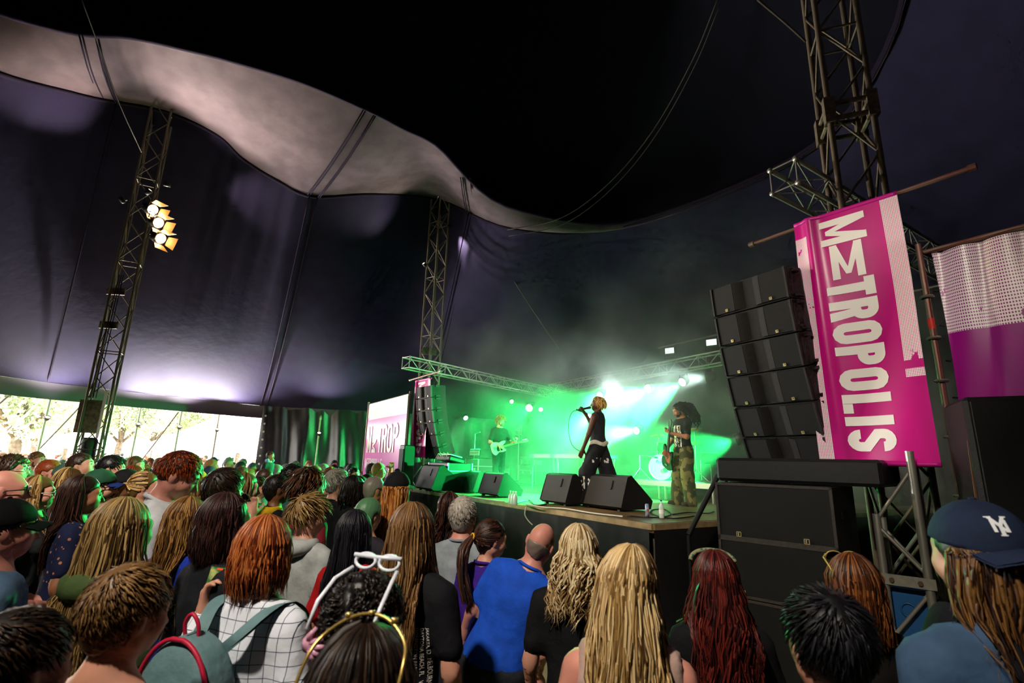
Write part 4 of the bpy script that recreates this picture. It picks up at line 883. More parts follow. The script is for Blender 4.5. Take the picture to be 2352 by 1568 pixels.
class Field:
    def __init__(s, xs, ys, zs): s.x, s.y, s.z = map(np.asarray, (xs, ys, zs)); s.D = np.full((len(xs), len(ys), len(zs)), .25)
    def _sub(s, lo, hi, m=.09):
        r = []
        for ax, a in enumerate((s.x, s.y, s.z)): i0 = max(0, np.searchsorted(a, lo[ax]-m)-1); i1 = min(len(a), np.searchsorted(a, hi[ax]+m)+1); r.append(slice(i0, i1))
        return tuple(r)
    def _put(s, sl, d, k, sub=False):
        a = s.D[sl]
        if sub: d = -d; h = np.clip(.5-.5*(d-a)/k*-1, 0, 1); s.D[sl] = np.maximum(a, d)+np.maximum(k-np.abs(a-d), 0)**2/(4*k); return
        s.D[sl] = np.minimum(a, d)-np.maximum(k-np.abs(a-d), 0)**2/(4*k)
    def cone(s, a, b, ra, rb, k=.03, sub=False):
        a, b = np.asarray(a, float), np.asarray(b, float); R = max(ra, rb); sl = s._sub(np.minimum(a, b)-R, np.maximum(a, b)+R)
        X, Y, Z = s.x[sl[0]][:, None, None]-a[0], s.y[sl[1]][None, :, None]-a[1], s.z[sl[2]][None, None, :]-a[2]
        d = b-a; L2 = d@d+1e-12; t = np.clip((X*d[0]+Y*d[1]+Z*d[2])/L2, 0, 1)
        dist = np.sqrt((X-t*d[0])**2+(Y-t*d[1])**2+(Z-t*d[2])**2)-(ra+(rb-ra)*t); s._put(sl, dist, k, sub)
    def ell(s, c, r, k=.03, sub=False):
        c, r = np.asarray(c, float), np.asarray(r, float); sl = s._sub(c-r, c+r)
        X, Y, Z = (s.x[sl[0]][:, None, None]-c[0])/r[0], (s.y[sl[1]][None, :, None]-c[1])/r[1], (s.z[sl[2]][None, None, :]-c[2])/r[2]
        n = np.sqrt(X*X+Y*Y+Z*Z); g = np.sqrt((X/r[0])**2+(Y/r[1])**2+(Z/r[2])**2)+1e-9; s._put(sl, n*(n-1)/g, k, sub)
    def clip(s, fn): s.D = np.maximum(s.D, fn(s.x[:, None, None], s.y[None, :, None], s.z[None, None, :]))
    def noise(s, amp, f, seed=0):
        x, y, z = s.x[:, None, None]*f, s.y[None, :, None]*f, s.z[None, None, :]*f
        s.D = s.D+amp*(np.sin(x*1.0+y*.7+seed)*np.sin(y*1.1-z*.6+seed*2)+.6*np.sin(z*1.7+x*1.3+seed*3)*np.sin(x*1.9-y*1.5+seed))
    def mesh(s): return surface_nets(s.x, s.y, s.z, s.D)
def axis(lo, hi, f0, f1, fine, coarse):
    a = list(np.arange(f0, f1+fine/2, fine)); x = f0-coarse; l = []
    while x > lo-coarse: l.append(x); x -= coarse
    x = a[-1]+coarse; h = []
    while x < hi+coarse: h.append(x); x += coarse
    return np.array(l[::-1]+a+h)

ARMS = {'down': ((.235, -.03, 1.13), (.24, .07, .90)), 'front': ((.24, .02, 1.13), (.08, .22, 1.02)), 'crossed': ((.25, .05, 1.15), (-.02, .21, 1.16)),
        'phone': ((.235, .14, 1.17), (.13, .33, 1.44)), 'chin': ((.2, .16, 1.15), (.05, .17, 1.47)), 'up': ((.26, .17, 1.47), (.17, .28, 1.74)), 'pocket': ((.29, -.06, 1.14), (.2, .06, .93))}
# hands: palm in the local xy... built once per pose, fingers along +Z, palm facing +Y, thumb on +X
def make_hand(curl, spread=.0, thumb=.5):
    f = Field(np.arange(-.07, .10, .0066), np.arange(-.035, .10, .0066), np.arange(-.03, .21, .0066))
    f.cone((0, 0, -.02), (0, 0, .02), .026, .028, .02)
    for x in (-.027, -.009, .009, .027): f.cone((x*.6, 0, .01), (x, .002, .085), .016, .0135, .014)
    for i, (x, L) in enumerate(((-.03, .062), (-.0105, .076), (.0095, .082), (.029, .072))):
        p = np.array([x, .002, .085]); a = curl*.55
        for seg, r0, r1 in ((.45, .0098, .0092), (.31, .0092, .0085), (.26, .0085, .0072)):
            q = p+L*seg*1.05*np.array([spread*x*4, math.sin(a), math.cos(a)]); f.cone(p, q, r0, r1, .006); p = q; a += curl
    p = np.array([.028, .004, .02]); a = .75
    for L, r0, r1, da in ((.04, .015, .012, -.1), (.032, .012, .0105, -.45), (.026, .0105, .008, -.3)):
        q = p+L*np.array([math.sin(a)*.9, thumb*math.sin(.7+thumb), math.cos(a)]); f.cone(p, q, r0, r1, .008); p = q; a += da
    return f.mesh()
HANDS = {'relaxed': make_hand(.35), 'grip': make_hand(1.25, 0, .9), 'hold': make_hand(.75, .1, .7), 'open': make_hand(.08, .25, .3)}
def hand_at(pose, wrist, along, palm, side):
    V, Fq = HANDS[pose]; V = V.copy()
    z = np.array(along, float); z /= np.linalg.norm(z); y = np.array(palm, float); y = y-z*(y@z); y /= np.linalg.norm(y); x = np.cross(y, z)
    if side*1 > 0: V[:, 0] *= -1; Fq = Fq[:, ::-1]
    return V@np.stack([x, y, z])+np.array(wrist), Fq
def merge(parts):
    Vs, Fs, n = [], [], 0
    for V, Fq in parts: Vs.append(V); Fs.append(Fq+n); n += len(V)
    return np.concatenate(Vs), np.concatenate(Fs)
def sstep(a, b, x): t = np.clip((x-a)/(b-a), 0, 1); return t*t*(3-2*t)
SKINS = {'fair': 'c98f78', 'pale': 'd6a48f', 'tan': 'a86e50', 'brown': '7a4a32', 'dark': '4e2c1e', 'pink': 'd08c7c'}
def skin_mat(k): return M('skin_'+k, SKINS[k], .48, var=.12, scale=9, spec=.35)
m_eyew = M('eye_white', 'd8d0c8', .2); m_iris = M('eye_iris', '241a14', .1)
def cloth_mat(c, pattern=None):
    nm = 'cloth_%s_%s' % (c, pattern or '')
    if nm in _mats: return _mats[nm]
    m = M(nm, c, .82, var=.18, scale=14, spec=.2, bump=.35, bscale=16)
    if pattern:
        nt = m.node_tree; b = nt.nodes['Principled BSDF']; tc = nt.nodes.new('ShaderNodeTexCoord'); N = nt.nodes.new
        sp = N('ShaderNodeSeparateXYZ'); nt.links.new(tc.outputs['Object'], sp.inputs[0])
        def ma(op, a, bb):
            n = N('ShaderNodeMath'); n.operation = op
            for i, x in enumerate((a, bb)):
                if isinstance(x, (int, float)): n.inputs[i].default_value = x
                else: nt.links.new(x, n.inputs[i])
            return n.outputs[0]
        kind, c2, per, th = pattern
        def lines(s, per, th): return ma('LESS_THAN', ma('FRACT', ma('ADD', ma('DIVIDE', s, per), 50), 0), th)
        if kind == 'grid': fac = ma('MAXIMUM', lines(sp.outputs[2], per, th), lines(sp.outputs[0], per, th))
        elif kind == 'stripe': fac = lines(sp.outputs[2], per, th)
        else:
            no = N('ShaderNodeTexVoronoi' if kind == 'floral' else 'ShaderNodeTexNoise'); no.inputs['Scale'].default_value = per; nt.links.new(tc.outputs['Object'], no.inputs['Vector']); fac = ma('LESS_THAN', no.outputs[0], th)
        mx = N('ShaderNodeMix'); mx.data_type = 'RGBA'; mx.inputs[6].default_value = (*lin(c), 1); mx.inputs[7].default_value = (*lin(c2), 1); nt.links.new(fac, mx.inputs[0])
        nt.links.new(mx.outputs[2], b.inputs['Base Color'])
    return m

def locks(P, W, Tk, ref, n=5):
    """P (N,T,3) centre lines, W/Tk (N,T) half widths, ref (N,T,3) outward directions -> one island per lock"""
    N_, T = P.shape[:2]; tg = np.gradient(P, axis=1); tg /= np.linalg.norm(tg, axis=2, keepdims=True)+1e-9
    sd = np.cross(tg, ref); sd /= np.linalg.norm(sd, axis=2, keepdims=True)+1e-9; up = np.cross(sd, tg)
    an = np.arange(n)*2*math.pi/n
    V = P[:, :, None, :]+sd[:, :, None, :]*(W[:, :, None]*np.cos(an))[..., None]+up[:, :, None, :]*(Tk[:, :, None]*np.sin(an))[..., None]
    V = V.reshape(-1, 3); i, t, j = np.meshgrid(np.arange(N_), np.arange(T-1), np.arange(n), indexing='ij'); j2 = (j+1) % n
    b = i*T*n; q = np.stack([b+t*n+j, b+t*n+j2, b+(t+1)*n+j2, b+(t+1)*n+j], -1).reshape(-1, 4)
    return V, q
HC = np.array([0, -.012, 1.655]); HR = np.array([.0755, .098, .098])
def hairline(x, y, z): return -.72*(y-.082)+.69*(z-1.705)
def hair_cap(th, step, seed, noise=.004, low=1.52, face=True, back=0.0, top=None, ears=False):
    m = th+.03; f = Field(np.arange(-.1-m, .1+m, step), np.arange(-.13-m-back, .12+m, step), np.arange(low-.03, 1.77+m, step))
    f.ell(HC+[0, -back*.4, .004], HR+th+[0, back*.5, 0], .02); f.cone((0, -.036, 1.6), (0, -.018, 1.53), .050+th*.5, .043+th*.1, .03)
    if noise: f.noise(noise, 90, seed)
    if face: f.clip(lambda x, y, z: -(hairline(x, y, z)+.008*np.sin(x*70)))
    f.clip(lambda x, y, z: low-z)
    if ears:
        for sd in (-1, 1): f.ell((sd*.088, -.008, 1.622), (.034, .030, .040), .008, True)
    if top: f.clip(lambda x, y, z: z-top-.25*(-y-.05))
    return f.mesh()
def make_hair(st, r, n, col):
    """list of (V,F) in the unturned head frame (1.75 m figure)"""
    out = []; k = st['k']; hi = n
    if k in ('short', 'buzz', 'tuft', 'curly', 'afro'):
        th = st.get('th', {'short': .010, 'buzz': .004, 'tuft': .014, 'curly': .022, 'afro': .05}[k]); stp = st.get('step', .010)
        out.append(hair_cap(th, stp if th < .05 else .012, r.uniform(0, 6), {'curly': .007, 'afro': .009}.get(k, .002), st.get('low', 1.535), top=st.get('top'), ears=k in ('short', 'buzz', 'tuft')))
        if k == 'buzz': return out
        N_ = hi; u = r.uniform(-1, 1, N_*3); a = r.uniform(0, 2*math.pi, N_*3); s = np.sqrt(1-u*u); d = np.stack([s*np.cos(a), s*np.sin(a), u], 1); p = HC+d*(HR+th*.8)
        keep = (hairline(p[:, 0], p[:, 1], p[:, 2]) > .006) & (p[:, 2] > st.get('low', 1.535)+.02) & (((np.abs(p[:, 0])-.085)/.045)**2+((p[:, 1]+.004)/.036)**2+((p[:, 2]-1.618)/.048)**2 > 1); p, d = p[keep][:N_], d[keep][:N_]; N_ = len(p)
        L = st.get('len', {'short': .032, 'tuft': .05, 'curly': .05, 'afro': .05}[k])*r.uniform(.6, 1.25, N_)*(.55+.45*sstep(1.56, 1.72, p[:, 2]))
        wh = np.array([0, -.06, 1.76]); fl = p-wh; fl = fl-d*(fl*d).sum(1)[:, None]; fl /= np.linalg.norm(fl, axis=1)[:, None]+1e-6
        fl = fl+np.array(st.get('flow', (0, .3, 0)))+r.normal(0, .22, (N_, 3)); fl = fl-d*(fl*d).sum(1)[:, None]*.9; fl /= np.linalg.norm(fl, axis=1)[:, None]+1e-6
        T = 6; t = np.linspace(0, 1, T)[None, :, None]; lift = st.get('lift', .22)
        P = p[:, None, :]+(fl[:, None, :]*t+d[:, None, :]*lift*(t-t*t*.6))*L[:, None, None]
        if k in ('curly', 'afro'):
            ph = r.uniform(0, 6.28, N_)[:, None]; tt = np.linspace(0, 1, T)[None, :]; sd = np.cross(fl, d); am = st.get('wave', .014)
            P = P+sd[:, None, :]*(am*np.sin(ph+tt*9))[..., None]+d[:, None, :]*(am*np.cos(ph+tt*9))[..., None]
        w = r.uniform(.6, 1.2, N_)[:, None]*st.get('w', .0042 if k in ('short', 'tuft') else .0065)*np.array([.6, 1, 1, .9, .7, .15])[None]; out.append(locks(P, w, w*.5, np.repeat(d[:, None], T, 1), 3))
        return out
    if k in ('long', 'bob', 'pony', 'wavy'):
        out.append(hair_cap(.008, .011, r.uniform(0, 6), .002, 1.50 if k != 'pony' else 1.54))
        N_ = hi; fr = st.get('front', 1.9)   # half-angle covered, measured from the back
        az = r.uniform(-fr, fr, N_); lay = r.uniform(0, 1, N_)
        if k == 'pony':
            tie = np.array(st.get('tie', (0, -.125, 1.66))); T = 9; t = np.linspace(0, 1, T)
            u = r.uniform(-.6, 1, N_); s = np.sqrt(1-u*u); d = np.stack([s*np.sin(az), -s*np.cos(az), u], 1); p = HC+d*(HR+.010); ok = hairline(p[:, 0], p[:, 1], p[:, 2]) > .0; p = p[ok]; d = d[ok]
            P = p[:, None, :]*(1-t)[None, :, None]+tie[None, None, :]*t[None, :, None]; q = P-HC; e = q/(HR+.012); n_ = np.linalg.norm(e, axis=2, keepdims=True); P = HC+q*np.maximum(1, 1/np.maximum(n_, .3)); w = np.full((len(p), T), .010)*np.linspace(1, .4, T)
            out.append(locks(P, w, w*.45, (P-HC)/np.linalg.norm(P-HC, axis=2, keepdims=True), 4))
            M_ = max(30, N_//2); T = 10; t = np.linspace(0, 1, T)[None, :]; a = r.uniform(0, 6.28, M_)[:, None]; rr = (r.uniform(0, 1, M_)[:, None]**.5)*(.012+.035*np.sin(np.minimum(t*2.2, 1.57))*(1-.5*t)); L = st.get('len', .32)*r.uniform(.75, 1.05, M_)[:, None]
            P = np.stack([tie[0]+rr*np.cos(a), tie[1]-.06*np.sin(np.minimum(t*3, 1.57))+rr*np.sin(a)-.01*t, tie[2]+.01-L*t+0*a], -1); P[..., 0] += .01*np.sin(t*7+a)
            w = np.full((M_, T), .012)*np.interp(t[0], [0, .2, .8, 1], [.6, 1, .8, .2]); ref = np.stack([np.cos(a)+0*t, np.sin(a)+0*t, 0*a+0*t], -1); out.append(locks(P, w, w*.5, ref, 4)); return out
        zend = st.get('end', 1.2 if k != 'bob' else 1.50); T = 15 if k == 'wavy' else 11; t = np.linspace(0, 1, T)
        zt = 1.735; part = st.get('part', 0.0)
        pol = np.radians(np.linspace(st.get('pol0', 8), 95, 6)); th = .008+.014*lay
        P = np.zeros((N_, T, 3)); ref = np.zeros((N_, T, 3))
        wob = r.normal(0, .10, N_)
        for i in range(6):
            e = np.stack([np.sin(pol[i])*np.sin(az+wob*(i/5)), -np.sin(pol[i])*np.cos(az+wob*(i/5)), np.full(N_, math.cos(pol[i]))], 1)
            P[:, i] = HC+[part*(1-i/5), 0, 0]+e*(HR+th[:, None]); ref[:, i] = e
        e5 = P[:, 5]; ze = zend+r.normal(0, .018 if k == 'bob' else .05, N_)+st.get('frontlong', 0)*np.abs(az)*-.03; out_dir = np.stack([np.sin(az), -np.cos(az)], 1)
        full = st.get('full', .012 if k != 'bob' else .008); wave = st.get('wave', .008); fq = st.get('freq', 9.0); ph = r.uniform(0, 2.2, N_)+az*5; fq = fq*(1+.25*np.sin(az*7))
        for i in range(6, T):
            q = (i-5)/(T-6); z = e5[:, 2]+(ze-e5[:, 2])*q
            rad = full*math.sin(min(1, q*1.4)*math.pi*.62)*(0.4+lay); inn = st.get('tuck', 0)*q*q
            x = e5[:, 0]*(1-.08*q-inn)+out_dir[:, 0]*rad; y = e5[:, 1]*(1-.08*q-inn)+out_dir[:, 1]*rad
            # lie on shoulders and back instead of passing through them
            below = sstep(1.50, 1.40, z); y = np.where(np.abs(az) < 1.45, np.minimum(y, y*(1-below)+(-.118-.02*lay)*below), np.where(below > 0, np.maximum(y, y*(1-below)+(.105+.02*lay)*below), y))
            w_ = wave*math.sqrt(q); x = x+w_*np.sin(ph+q*fq)+.012*q*np.sin(az*11+lay*3); y = y+w_*np.cos(ph*1.3+q*fq*.9)
            P[:, i] = np.stack([x, y, z], 1); ref[:, i] = np.stack([out_dir[:, 0], out_dir[:, 1], 0*z], 1)
        nc = max(6, N_//st.get('clump', 16)); ld = r.choice(N_, nc, replace=False); pos_ = P[:, 5]+(P[:, 5]-HC)*.5*(lay[:, None]-.5); dd = ((pos_[:, None, :]-pos_[ld][None, :, :])**2).sum(2); near = ld[dd.argmin(1)]
        cs_ = st.get('cl', .55 if k != 'bob' else .22)*r.uniform(.6, 1.0, N_)
        for i in range(4, T):
            q = (i-4)/(T-5); jit = r.normal(0, .0022, (N_, 3)); P[:, i] = P[:, i]+(P[near, i]-P[:, i])*(cs_*q**.8)[:, None]+jit
        w = r.uniform(.55, 1.2, N_)[:, None]*st.get('w', .008)*np.interp(t, [0, .12, .5, .85, 1], [.45, 1, 1.15, .8, .12])[None]
        out.append(locks(P, w, w*.4, ref, 3)); return out
    if k == 'dread':
        out.append(hair_cap(.014, .012, 1, .003)); N_ = hi; u = r.uniform(-.35, 1, N_); az = r.uniform(-2.0, 2.0, N_); s = np.sqrt(1-u*u); d = np.stack([s*np.sin(az), -s*np.cos(az), u], 1); p = HC+d*(HR+.008)
        L = st.get('len', .12)*r.uniform(.7, 1.2, N_); T = 8; t = np.linspace(0, 1, T); P = np.zeros((N_, T, 3)); wind = np.array(st.get('wind', (0, 0, 0)))
        fl = d*np.array([1, 1, .3])+[0, 0, .1]
        for i, q in enumerate(t): P[:, i] = p+(fl*(.5*q*(1.3-q)))*L[:, None]*st.get('lift', 1.2)+np.array([0, 0, -1.0])*(L*q*q*st.get('drop', .8))[:, None]+wind*(q**1.3)*L[:, None]*r.uniform(.4, 1.2, N_)[:, None]+r.normal(0, .004, (N_, 3))
        w = np.full((N_, T), st.get('w', .008))*np.interp(t, [0, .5, .9, 1], [.9, 1, .8, .3]); out.append(locks(P, w, w, np.repeat(d[:, None], T, 1), 5)); return out
    return out

def person(label, pos, h, face, skin='fair', hair=None, hcol=('2a1c14', '3a281c', '54402e'), shirt='202024', sleeve='short', pat=None, legs='23262e', arms=('down', 'down'), hyaw=0.0, hpitch=0.0, lean=(0, 0),
           hi=1, sex='m', glasses=None, cap=None, beard=None, z0=0.0, group='festival crowd', hands=('relaxed', 'relaxed'), handdir=None, legpose=None, shoes='18181a', collar=1.487, eyes=True, custom_arms=None, twist=0.0, bulk=1.0, name='person', hem=.93, seed=None, hairn=None, hoodie=None, baggy=0.0, legpat=None, legprint=None, shirtprint=None):
    r = np.random.default_rng(abs(hash_str(label)) % 99991 if seed is None else seed)
    t = empty(name, (pos[0], pos[1], z0), math.radians(face-90)); tag(t, label, 'person', group); s = h/1.75; t.scale = (s, s, s)
    fs, cs = ((.0125, .04), (.0078 if eyes else .0105, .029), (.0078, .0155))[hi]
    sw = .178 if sex == 'm' else .158; b = bulk
    A = []
    for i, sd in enumerate((-1, 1)):
        e, w = (custom_arms[i] if custom_arms and custom_arms[i] else ARMS[arms[i]]); sh = np.array([sd*sw, -.01, 1.39])
        e = np.array([sd*e[0], e[1], e[2]]); w = np.array([sd*w[0], w[1], w[2]]); A.append((sh, e, w))
    lp = legpose or (((-.09, .0, .49), (-.10, -.02, .08)), ((.09, .02, .49), (.10, .02, .08)))
    pts = np.array([q for a in A for q in a]+[q for l in lp for q in l])
    hx = max(.26, np.abs(pts[:, 0]).max()+.07); y0, y1 = min(-.2, pts[:, 1].min()-.07), max(.24, pts[:, 1].max()+.09); zt = 1.515 if pts[:, 2].max() < 1.44 else pts[:, 2].max()+.07
    xs, ys, zs = np.arange(-hx, hx+cs, cs), np.arange(y0, y1+cs, cs), np.arange(-.01, zt+cs, cs)
    bd = Field(xs, ys, zs); sf = Field(xs, ys, zs[zs > hem-.1]); tf = Field(xs, ys, zs[zs < 1.1]); hd = Field(np.arange(-.115, .1151, fs), np.arange(-.128, .14, fs), np.arange(1.465, 1.775, fs))
    # head
    hd.ell(HC, HR-[.004, .004, .004], .02); hd.cone((0, .038, 1.635), (0, .058, 1.558), .060, .034, .03); hd.cone((-.042, .0, 1.585), (.042, .0, 1.585), .034, .034, .03)
    hd.cone((-.022, .055, 1.60), (.022, .055, 1.60), .036, .036, .02)
    hd.cone((0, .088, 1.648), (0, .112, 1.604), .008, .0125, .012); hd.cone((-.012, .096, 1.600), (.012, .096, 1.600), .009, .009, .008)
    hd.cone((-.034, .070, 1.663), (.034, .070, 1.663), .019, .019, .016)
    for sd in (-1, 1):
        hd.ell((sd*.031, .098, 1.642), (.016, .012, .011), .012, True)
        hd.ell((sd*.079, -.012, 1.628), (.010, .020, .031), .008); hd.cone((sd*.038, .06, 1.615), (sd*.045, .045, 1.60), .024, .02, .02)
    hd.cone((-.018, .089, 1.575), (.018, .089, 1.575), .0075, .0075, .008); hd.cone((-.014, .087, 1.563), (.014, .087, 1.563), .008, .008, .008)
    hd.cone((0, -.028, 1.44), (0, -.002, 1.57), .058*b**.5 if sex == 'm' else .05, .052 if sex == 'm' else .046, .04)
    for f_ in (bd,): f_.cone((0, -.028, 1.44), (0, -.002, 1.57), .058*b**.5 if sex == 'm' else .05, .052 if sex == 'm' else .046, .04)
    # trunk
    def trunk(f, g, k=.05):
        for sd in (-1, 1): f.cone((sd*.03, -.02, 1.465), (sd*sw*.9, -.015, 1.398), .045+g, .048+g, k)
        f.ell((0, .005, 1.29), (.165*b*sw/.178+g, .108*b+g, .20+g), k); f.ell((0, .0, 1.10), (.140*b+g, .10*b+g, .18+g), k); f.ell((0, -.01, .95), ((.155 if sex == 'm' else .168)*b+g, .112*b+g, .15+g), k)
        if sex == 'f':
            for sd in (-1, 1): f.ell((sd*.075, .085, 1.27), (.07+g, .06+g, .065+g), .04)
    trunk(bd, 0); trunk(hd, 0)
    for i, (sh, e, w) in enumerate(A):
        bd.cone(sh, e, .050*b**.5, .040, .035); bd.cone(e, w, .040, .028, .02); bd.ell(w, (.028, .028, .03), .02)
    for i, (kn, an) in enumerate(lp):
        sd = -1 if i == 0 else 1; hp = np.array([sd*.085, -.01, .90]); kn, an = np.array(kn), np.array(an)
        bd.cone(hp, kn, .082*b, .056, .04); bd.cone(kn, an, .054, .040, .02)
        tf.cone(hp, kn, .096*b+baggy*.5, .072+baggy, .04); tf.cone(kn, an+[0, 0, -.03], .072+baggy, .062+baggy, .03)
    tf.ell((0, -.01, .94), ((.165 if sex == 'm' else .176)*b, .122*b, .15), .05); tf.clip(lambda x, y, z: z-1.0)
    trunk(sf, .016)
    if sleeve != 'none':
        for i, (sh, e, w) in enumerate(A):
            if sleeve == 'short': sf.cone(sh, sh+(e-sh)*.70, .060*b**.5, .059, .035)
            else: sf.cone(sh, e, .064*b**.5, .056, .035); sf.cone(e, w, .056, .044, .02)
    else:
        for sd in (-1, 1): sf.ell((sd*.215, .0, 1.42), (.065, .12, .11), .01, True)
    sf.noise(.0045, 24, r.uniform(0, 6)); tf.noise(.005, 22, r.uniform(0, 6))
    sf.clip(lambda x, y, z: np.maximum(hem-z, np.where(np.abs(x) < .14, z-(collar-.30*np.maximum(y, -.06)), -1)))
    bd.clip(lambda x, y, z: np.where((np.abs(x) < .112) & (np.abs(y) < .135), z-1.492, -1))
    parts = [bd.mesh(), hd.mesh()]
    for i, (sh, e, w) in enumerate(A):
        sd = -1 if i == 0 else 1; al = w-e; al = al/np.linalg.norm(al); pm = np.array([-sd, .25, 0]) if not (handdir and handdir[i]) else handdir[i][1]
        if handdir and handdir[i] and handdir[i][0] is not None: al = np.array(handdir[i][0], float)
        if hi or arms[i] in ('phone', 'up', 'chin'): parts.append(hand_at(hands[i], w+al*.012, al, pm, -sd))
        else: pass
    for i, (kn, an) in enumerate(lp): pass
    def post(V, soft=False, wmin=None):
        V = V.copy()
        if hyaw or hpitch:
            z = V[:, 2]; w = sstep(1.47, 1.57, z)
            if soft: w = np.maximum(w, sstep(1.25, 1.57, z)*.8)
            c = np.array([0, -.015, 1.53]); q = V-c
            a = math.radians(hyaw)*w; x, y = q[:, 0]*np.cos(a)-q[:, 1]*np.sin(a), q[:, 0]*np.sin(a)+q[:, 1]*np.cos(a); q = np.stack([x, y, q[:, 2]], 1)
            w2 = sstep(1.47, 1.57, z); a = math.radians(hpitch)*w2; ya = math.radians(hyaw); f = np.array([-math.sin(ya), math.cos(ya)])   # pitch about the turned head's side axis
            fw = q[:, 0]*f[0]+q[:, 1]*f[1]; sx_ = q[:, 0]*f[1]-q[:, 1]*f[0]; z2 = q[:, 2]; fw2 = fw*np.cos(a)-z2*np.sin(a); z3 = fw*np.sin(a)+z2*np.cos(a)
            V = c+np.stack([fw2*f[0]+sx_*f[1], fw2*f[1]-sx_*f[0], z3], 1)
        if lean[0] or lean[1]:
            w = sstep(.80, 1.15, V[:, 2]); q = V-[0, 0, .95]
            a = math.radians(lean[0])*w; y, z = q[:, 1]*np.cos(a)+q[:, 2]*np.sin(a), -q[:, 1]*np.sin(a)+q[:, 2]*np.cos(a); q = np.stack([q[:, 0], y, z], 1)
            a = math.radians(lean[1])*w; x, z = q[:, 0]*np.cos(a)+q[:, 2]*np.sin(a), -q[:, 0]*np.sin(a)+q[:, 2]*np.cos(a); V = np.stack([x, q[:, 1], z], 1)+[0, 0, .95]
        return V
    V, Fq = merge(parts); fc = V[Fq].mean(1)
    lip = (fc[:, 1] > .086) & (np.abs(fc[:, 0]) < .024) & (fc[:, 2] > 1.553) & (fc[:, 2] < 1.583)
    link('body', np_mesh('body', post(V), Fq, [skin_mat(skin), M('lips_'+skin, SKINS[skin], .4, col2='8a4a44', scale=3)], lip.astype(int)), t)
    V, Fq = sf.mesh(); 
    so = None
    if shirt:
        mi = None; ms = [cloth_mat(shirt, pat)]
        if shirtprint: mi = shirtprint[0](V[Fq].mean(1)).astype(int); ms.append(cloth_mat(shirtprint[1]))
        so = link('shirt', np_mesh('shirt', post(V), Fq, ms, mi), t)
    if shirt and hi and sleeve != 'none':
        hang_c = MB().tube([(.074*math.cos(a)*(1 if sex == 'm' else .9), -.016+.070*math.sin(a), collar-.004-.30*max(-.016+.070*math.sin(a), -.06)) for a in np.linspace(0, 2*math.pi, 26, endpoint=False)], .010, 6, closed=True)
        o = hang_c.build('collar', cloth_mat(shirt), t, True); me = o.data; v = np.array([x.co for x in me.vertices]); me.vertices.foreach_set('co', post(v).astype(np.float32).ravel())
    V, Fq = tf.mesh(); mi = None; ms = [cloth_mat(legs, legpat)]
    if legprint: mi = legprint[0](V[Fq].mean(1)).astype(int); ms.append(cloth_mat(legprint[1]))
    link('trousers', np_mesh('trousers', post(V), Fq, ms, mi), t)
    for i, (kn, an) in enumerate(lp):
        a = np.array(an); mb = MB(); yy = .085
        G = []
        for zz, k in ((-.075, .95), (-.06, 1.05), (-.03, 1.0), (.0, .78), (.03, .62)):
            G.append([(a[0]+.048*k*math.cos(q), a[1]+.05+(.135*k if zz < 0 else .075*k)*math.sin(q)-(0.0 if zz < 0 else .045), a[2]+zz) for q in np.linspace(0, 2*math.pi, 13)])
        mb.grid(G); mb.build('shoe', M('shoe_'+shoes, shoes, .6), t, True)
    if eyes:
        for sd in (-1, 1):
            mb = MB(); mb.lathe([(0, -.011), (.008, -.008), (.011, 0), (.008, .008), (0, .011)], 10, c=(sd*.031, .082, 1.641)); mb.lathe([(.0, .0), (.0048, .0005), (.0048, .003), (0, .0045)], 8, c=(sd*.031, .0915, 1.641), R=rotm(-math.pi/2), mi=1)
            o = mb.build('eye', [m_eyew, m_iris], t, True); me = o.data; v = np.array([x.co for x in me.vertices]); me.vertices.foreach_set('co', post(v).astype(np.float32).ravel())
            mb = MB().tube([(sd*.015, .094, 1.660), (sd*.032, .092, 1.666), (sd*.050, .078, 1.660)], [.003, .0042, .002], 5)
            o = mb.build('eyebrow', M('brow_'+hcol[0], hcol[0], .8), t, True); me = o.data; v = np.array([x.co for x in me.vertices]); me.vertices.foreach_set('co', post(v).astype(np.float32).ravel())
    def hang(name, mb, mat, soft=False, smooth=True):
        o = mb.build(name, mat, t, smooth); me = o.data; v = np.array([x.co for x in me.vertices]); me.vertices.foreach_set('co', post(v, soft).astype(np.float32).ravel()); return o
    if hair and hair['k'] != 'bald':
        n = hairn or {'short': 480, 'buzz': 0, 'tuft': 520, 'curly': 400, 'afro': 500, 'long': 380, 'bob': 360, 'wavy': 330, 'pony': 240, 'dread': 60}[hair['k']]
        if not hi: n = int(n*.3)
        hp_ = make_hair(hair, r, max(n, 8), hcol); V, Fq = merge(hp_); mi = np.zeros(len(Fq), int); mi[:len(hp_[0][1])] = 1 if len(hp_) > 1 else 0
        link('hair', np_mesh('hair', post(V, True), Fq, [hair_mat(*hcol), hair_mat(hcol[0], hcol[0], hcol[1])], mi), t)
    if beard:
        f = Field(np.arange(-.1, .1, .009), np.arange(-.02, .14, .009), np.arange(1.49, 1.66, .009)); g = .006
        f.cone((0, .04, 1.615), (0, .060, 1.552), .058+g, .036+g, .03); f.cone((-.042, .0, 1.585), (.042, .0, 1.585), .036+g, .036+g, .03); f.noise(.003, 120, 1)
        f.clip(lambda x, y, z: np.maximum(z-(1.598+np.abs(x)*.5), .012-y)); f.ell((0, .11, 1.569), (.022, .03, .010), .008, True)
        V, Fq = f.mesh(); link('beard', np_mesh('beard', post(V), Fq, M('beard_'+beard, beard, .8, var=.4, scale=200)), t)
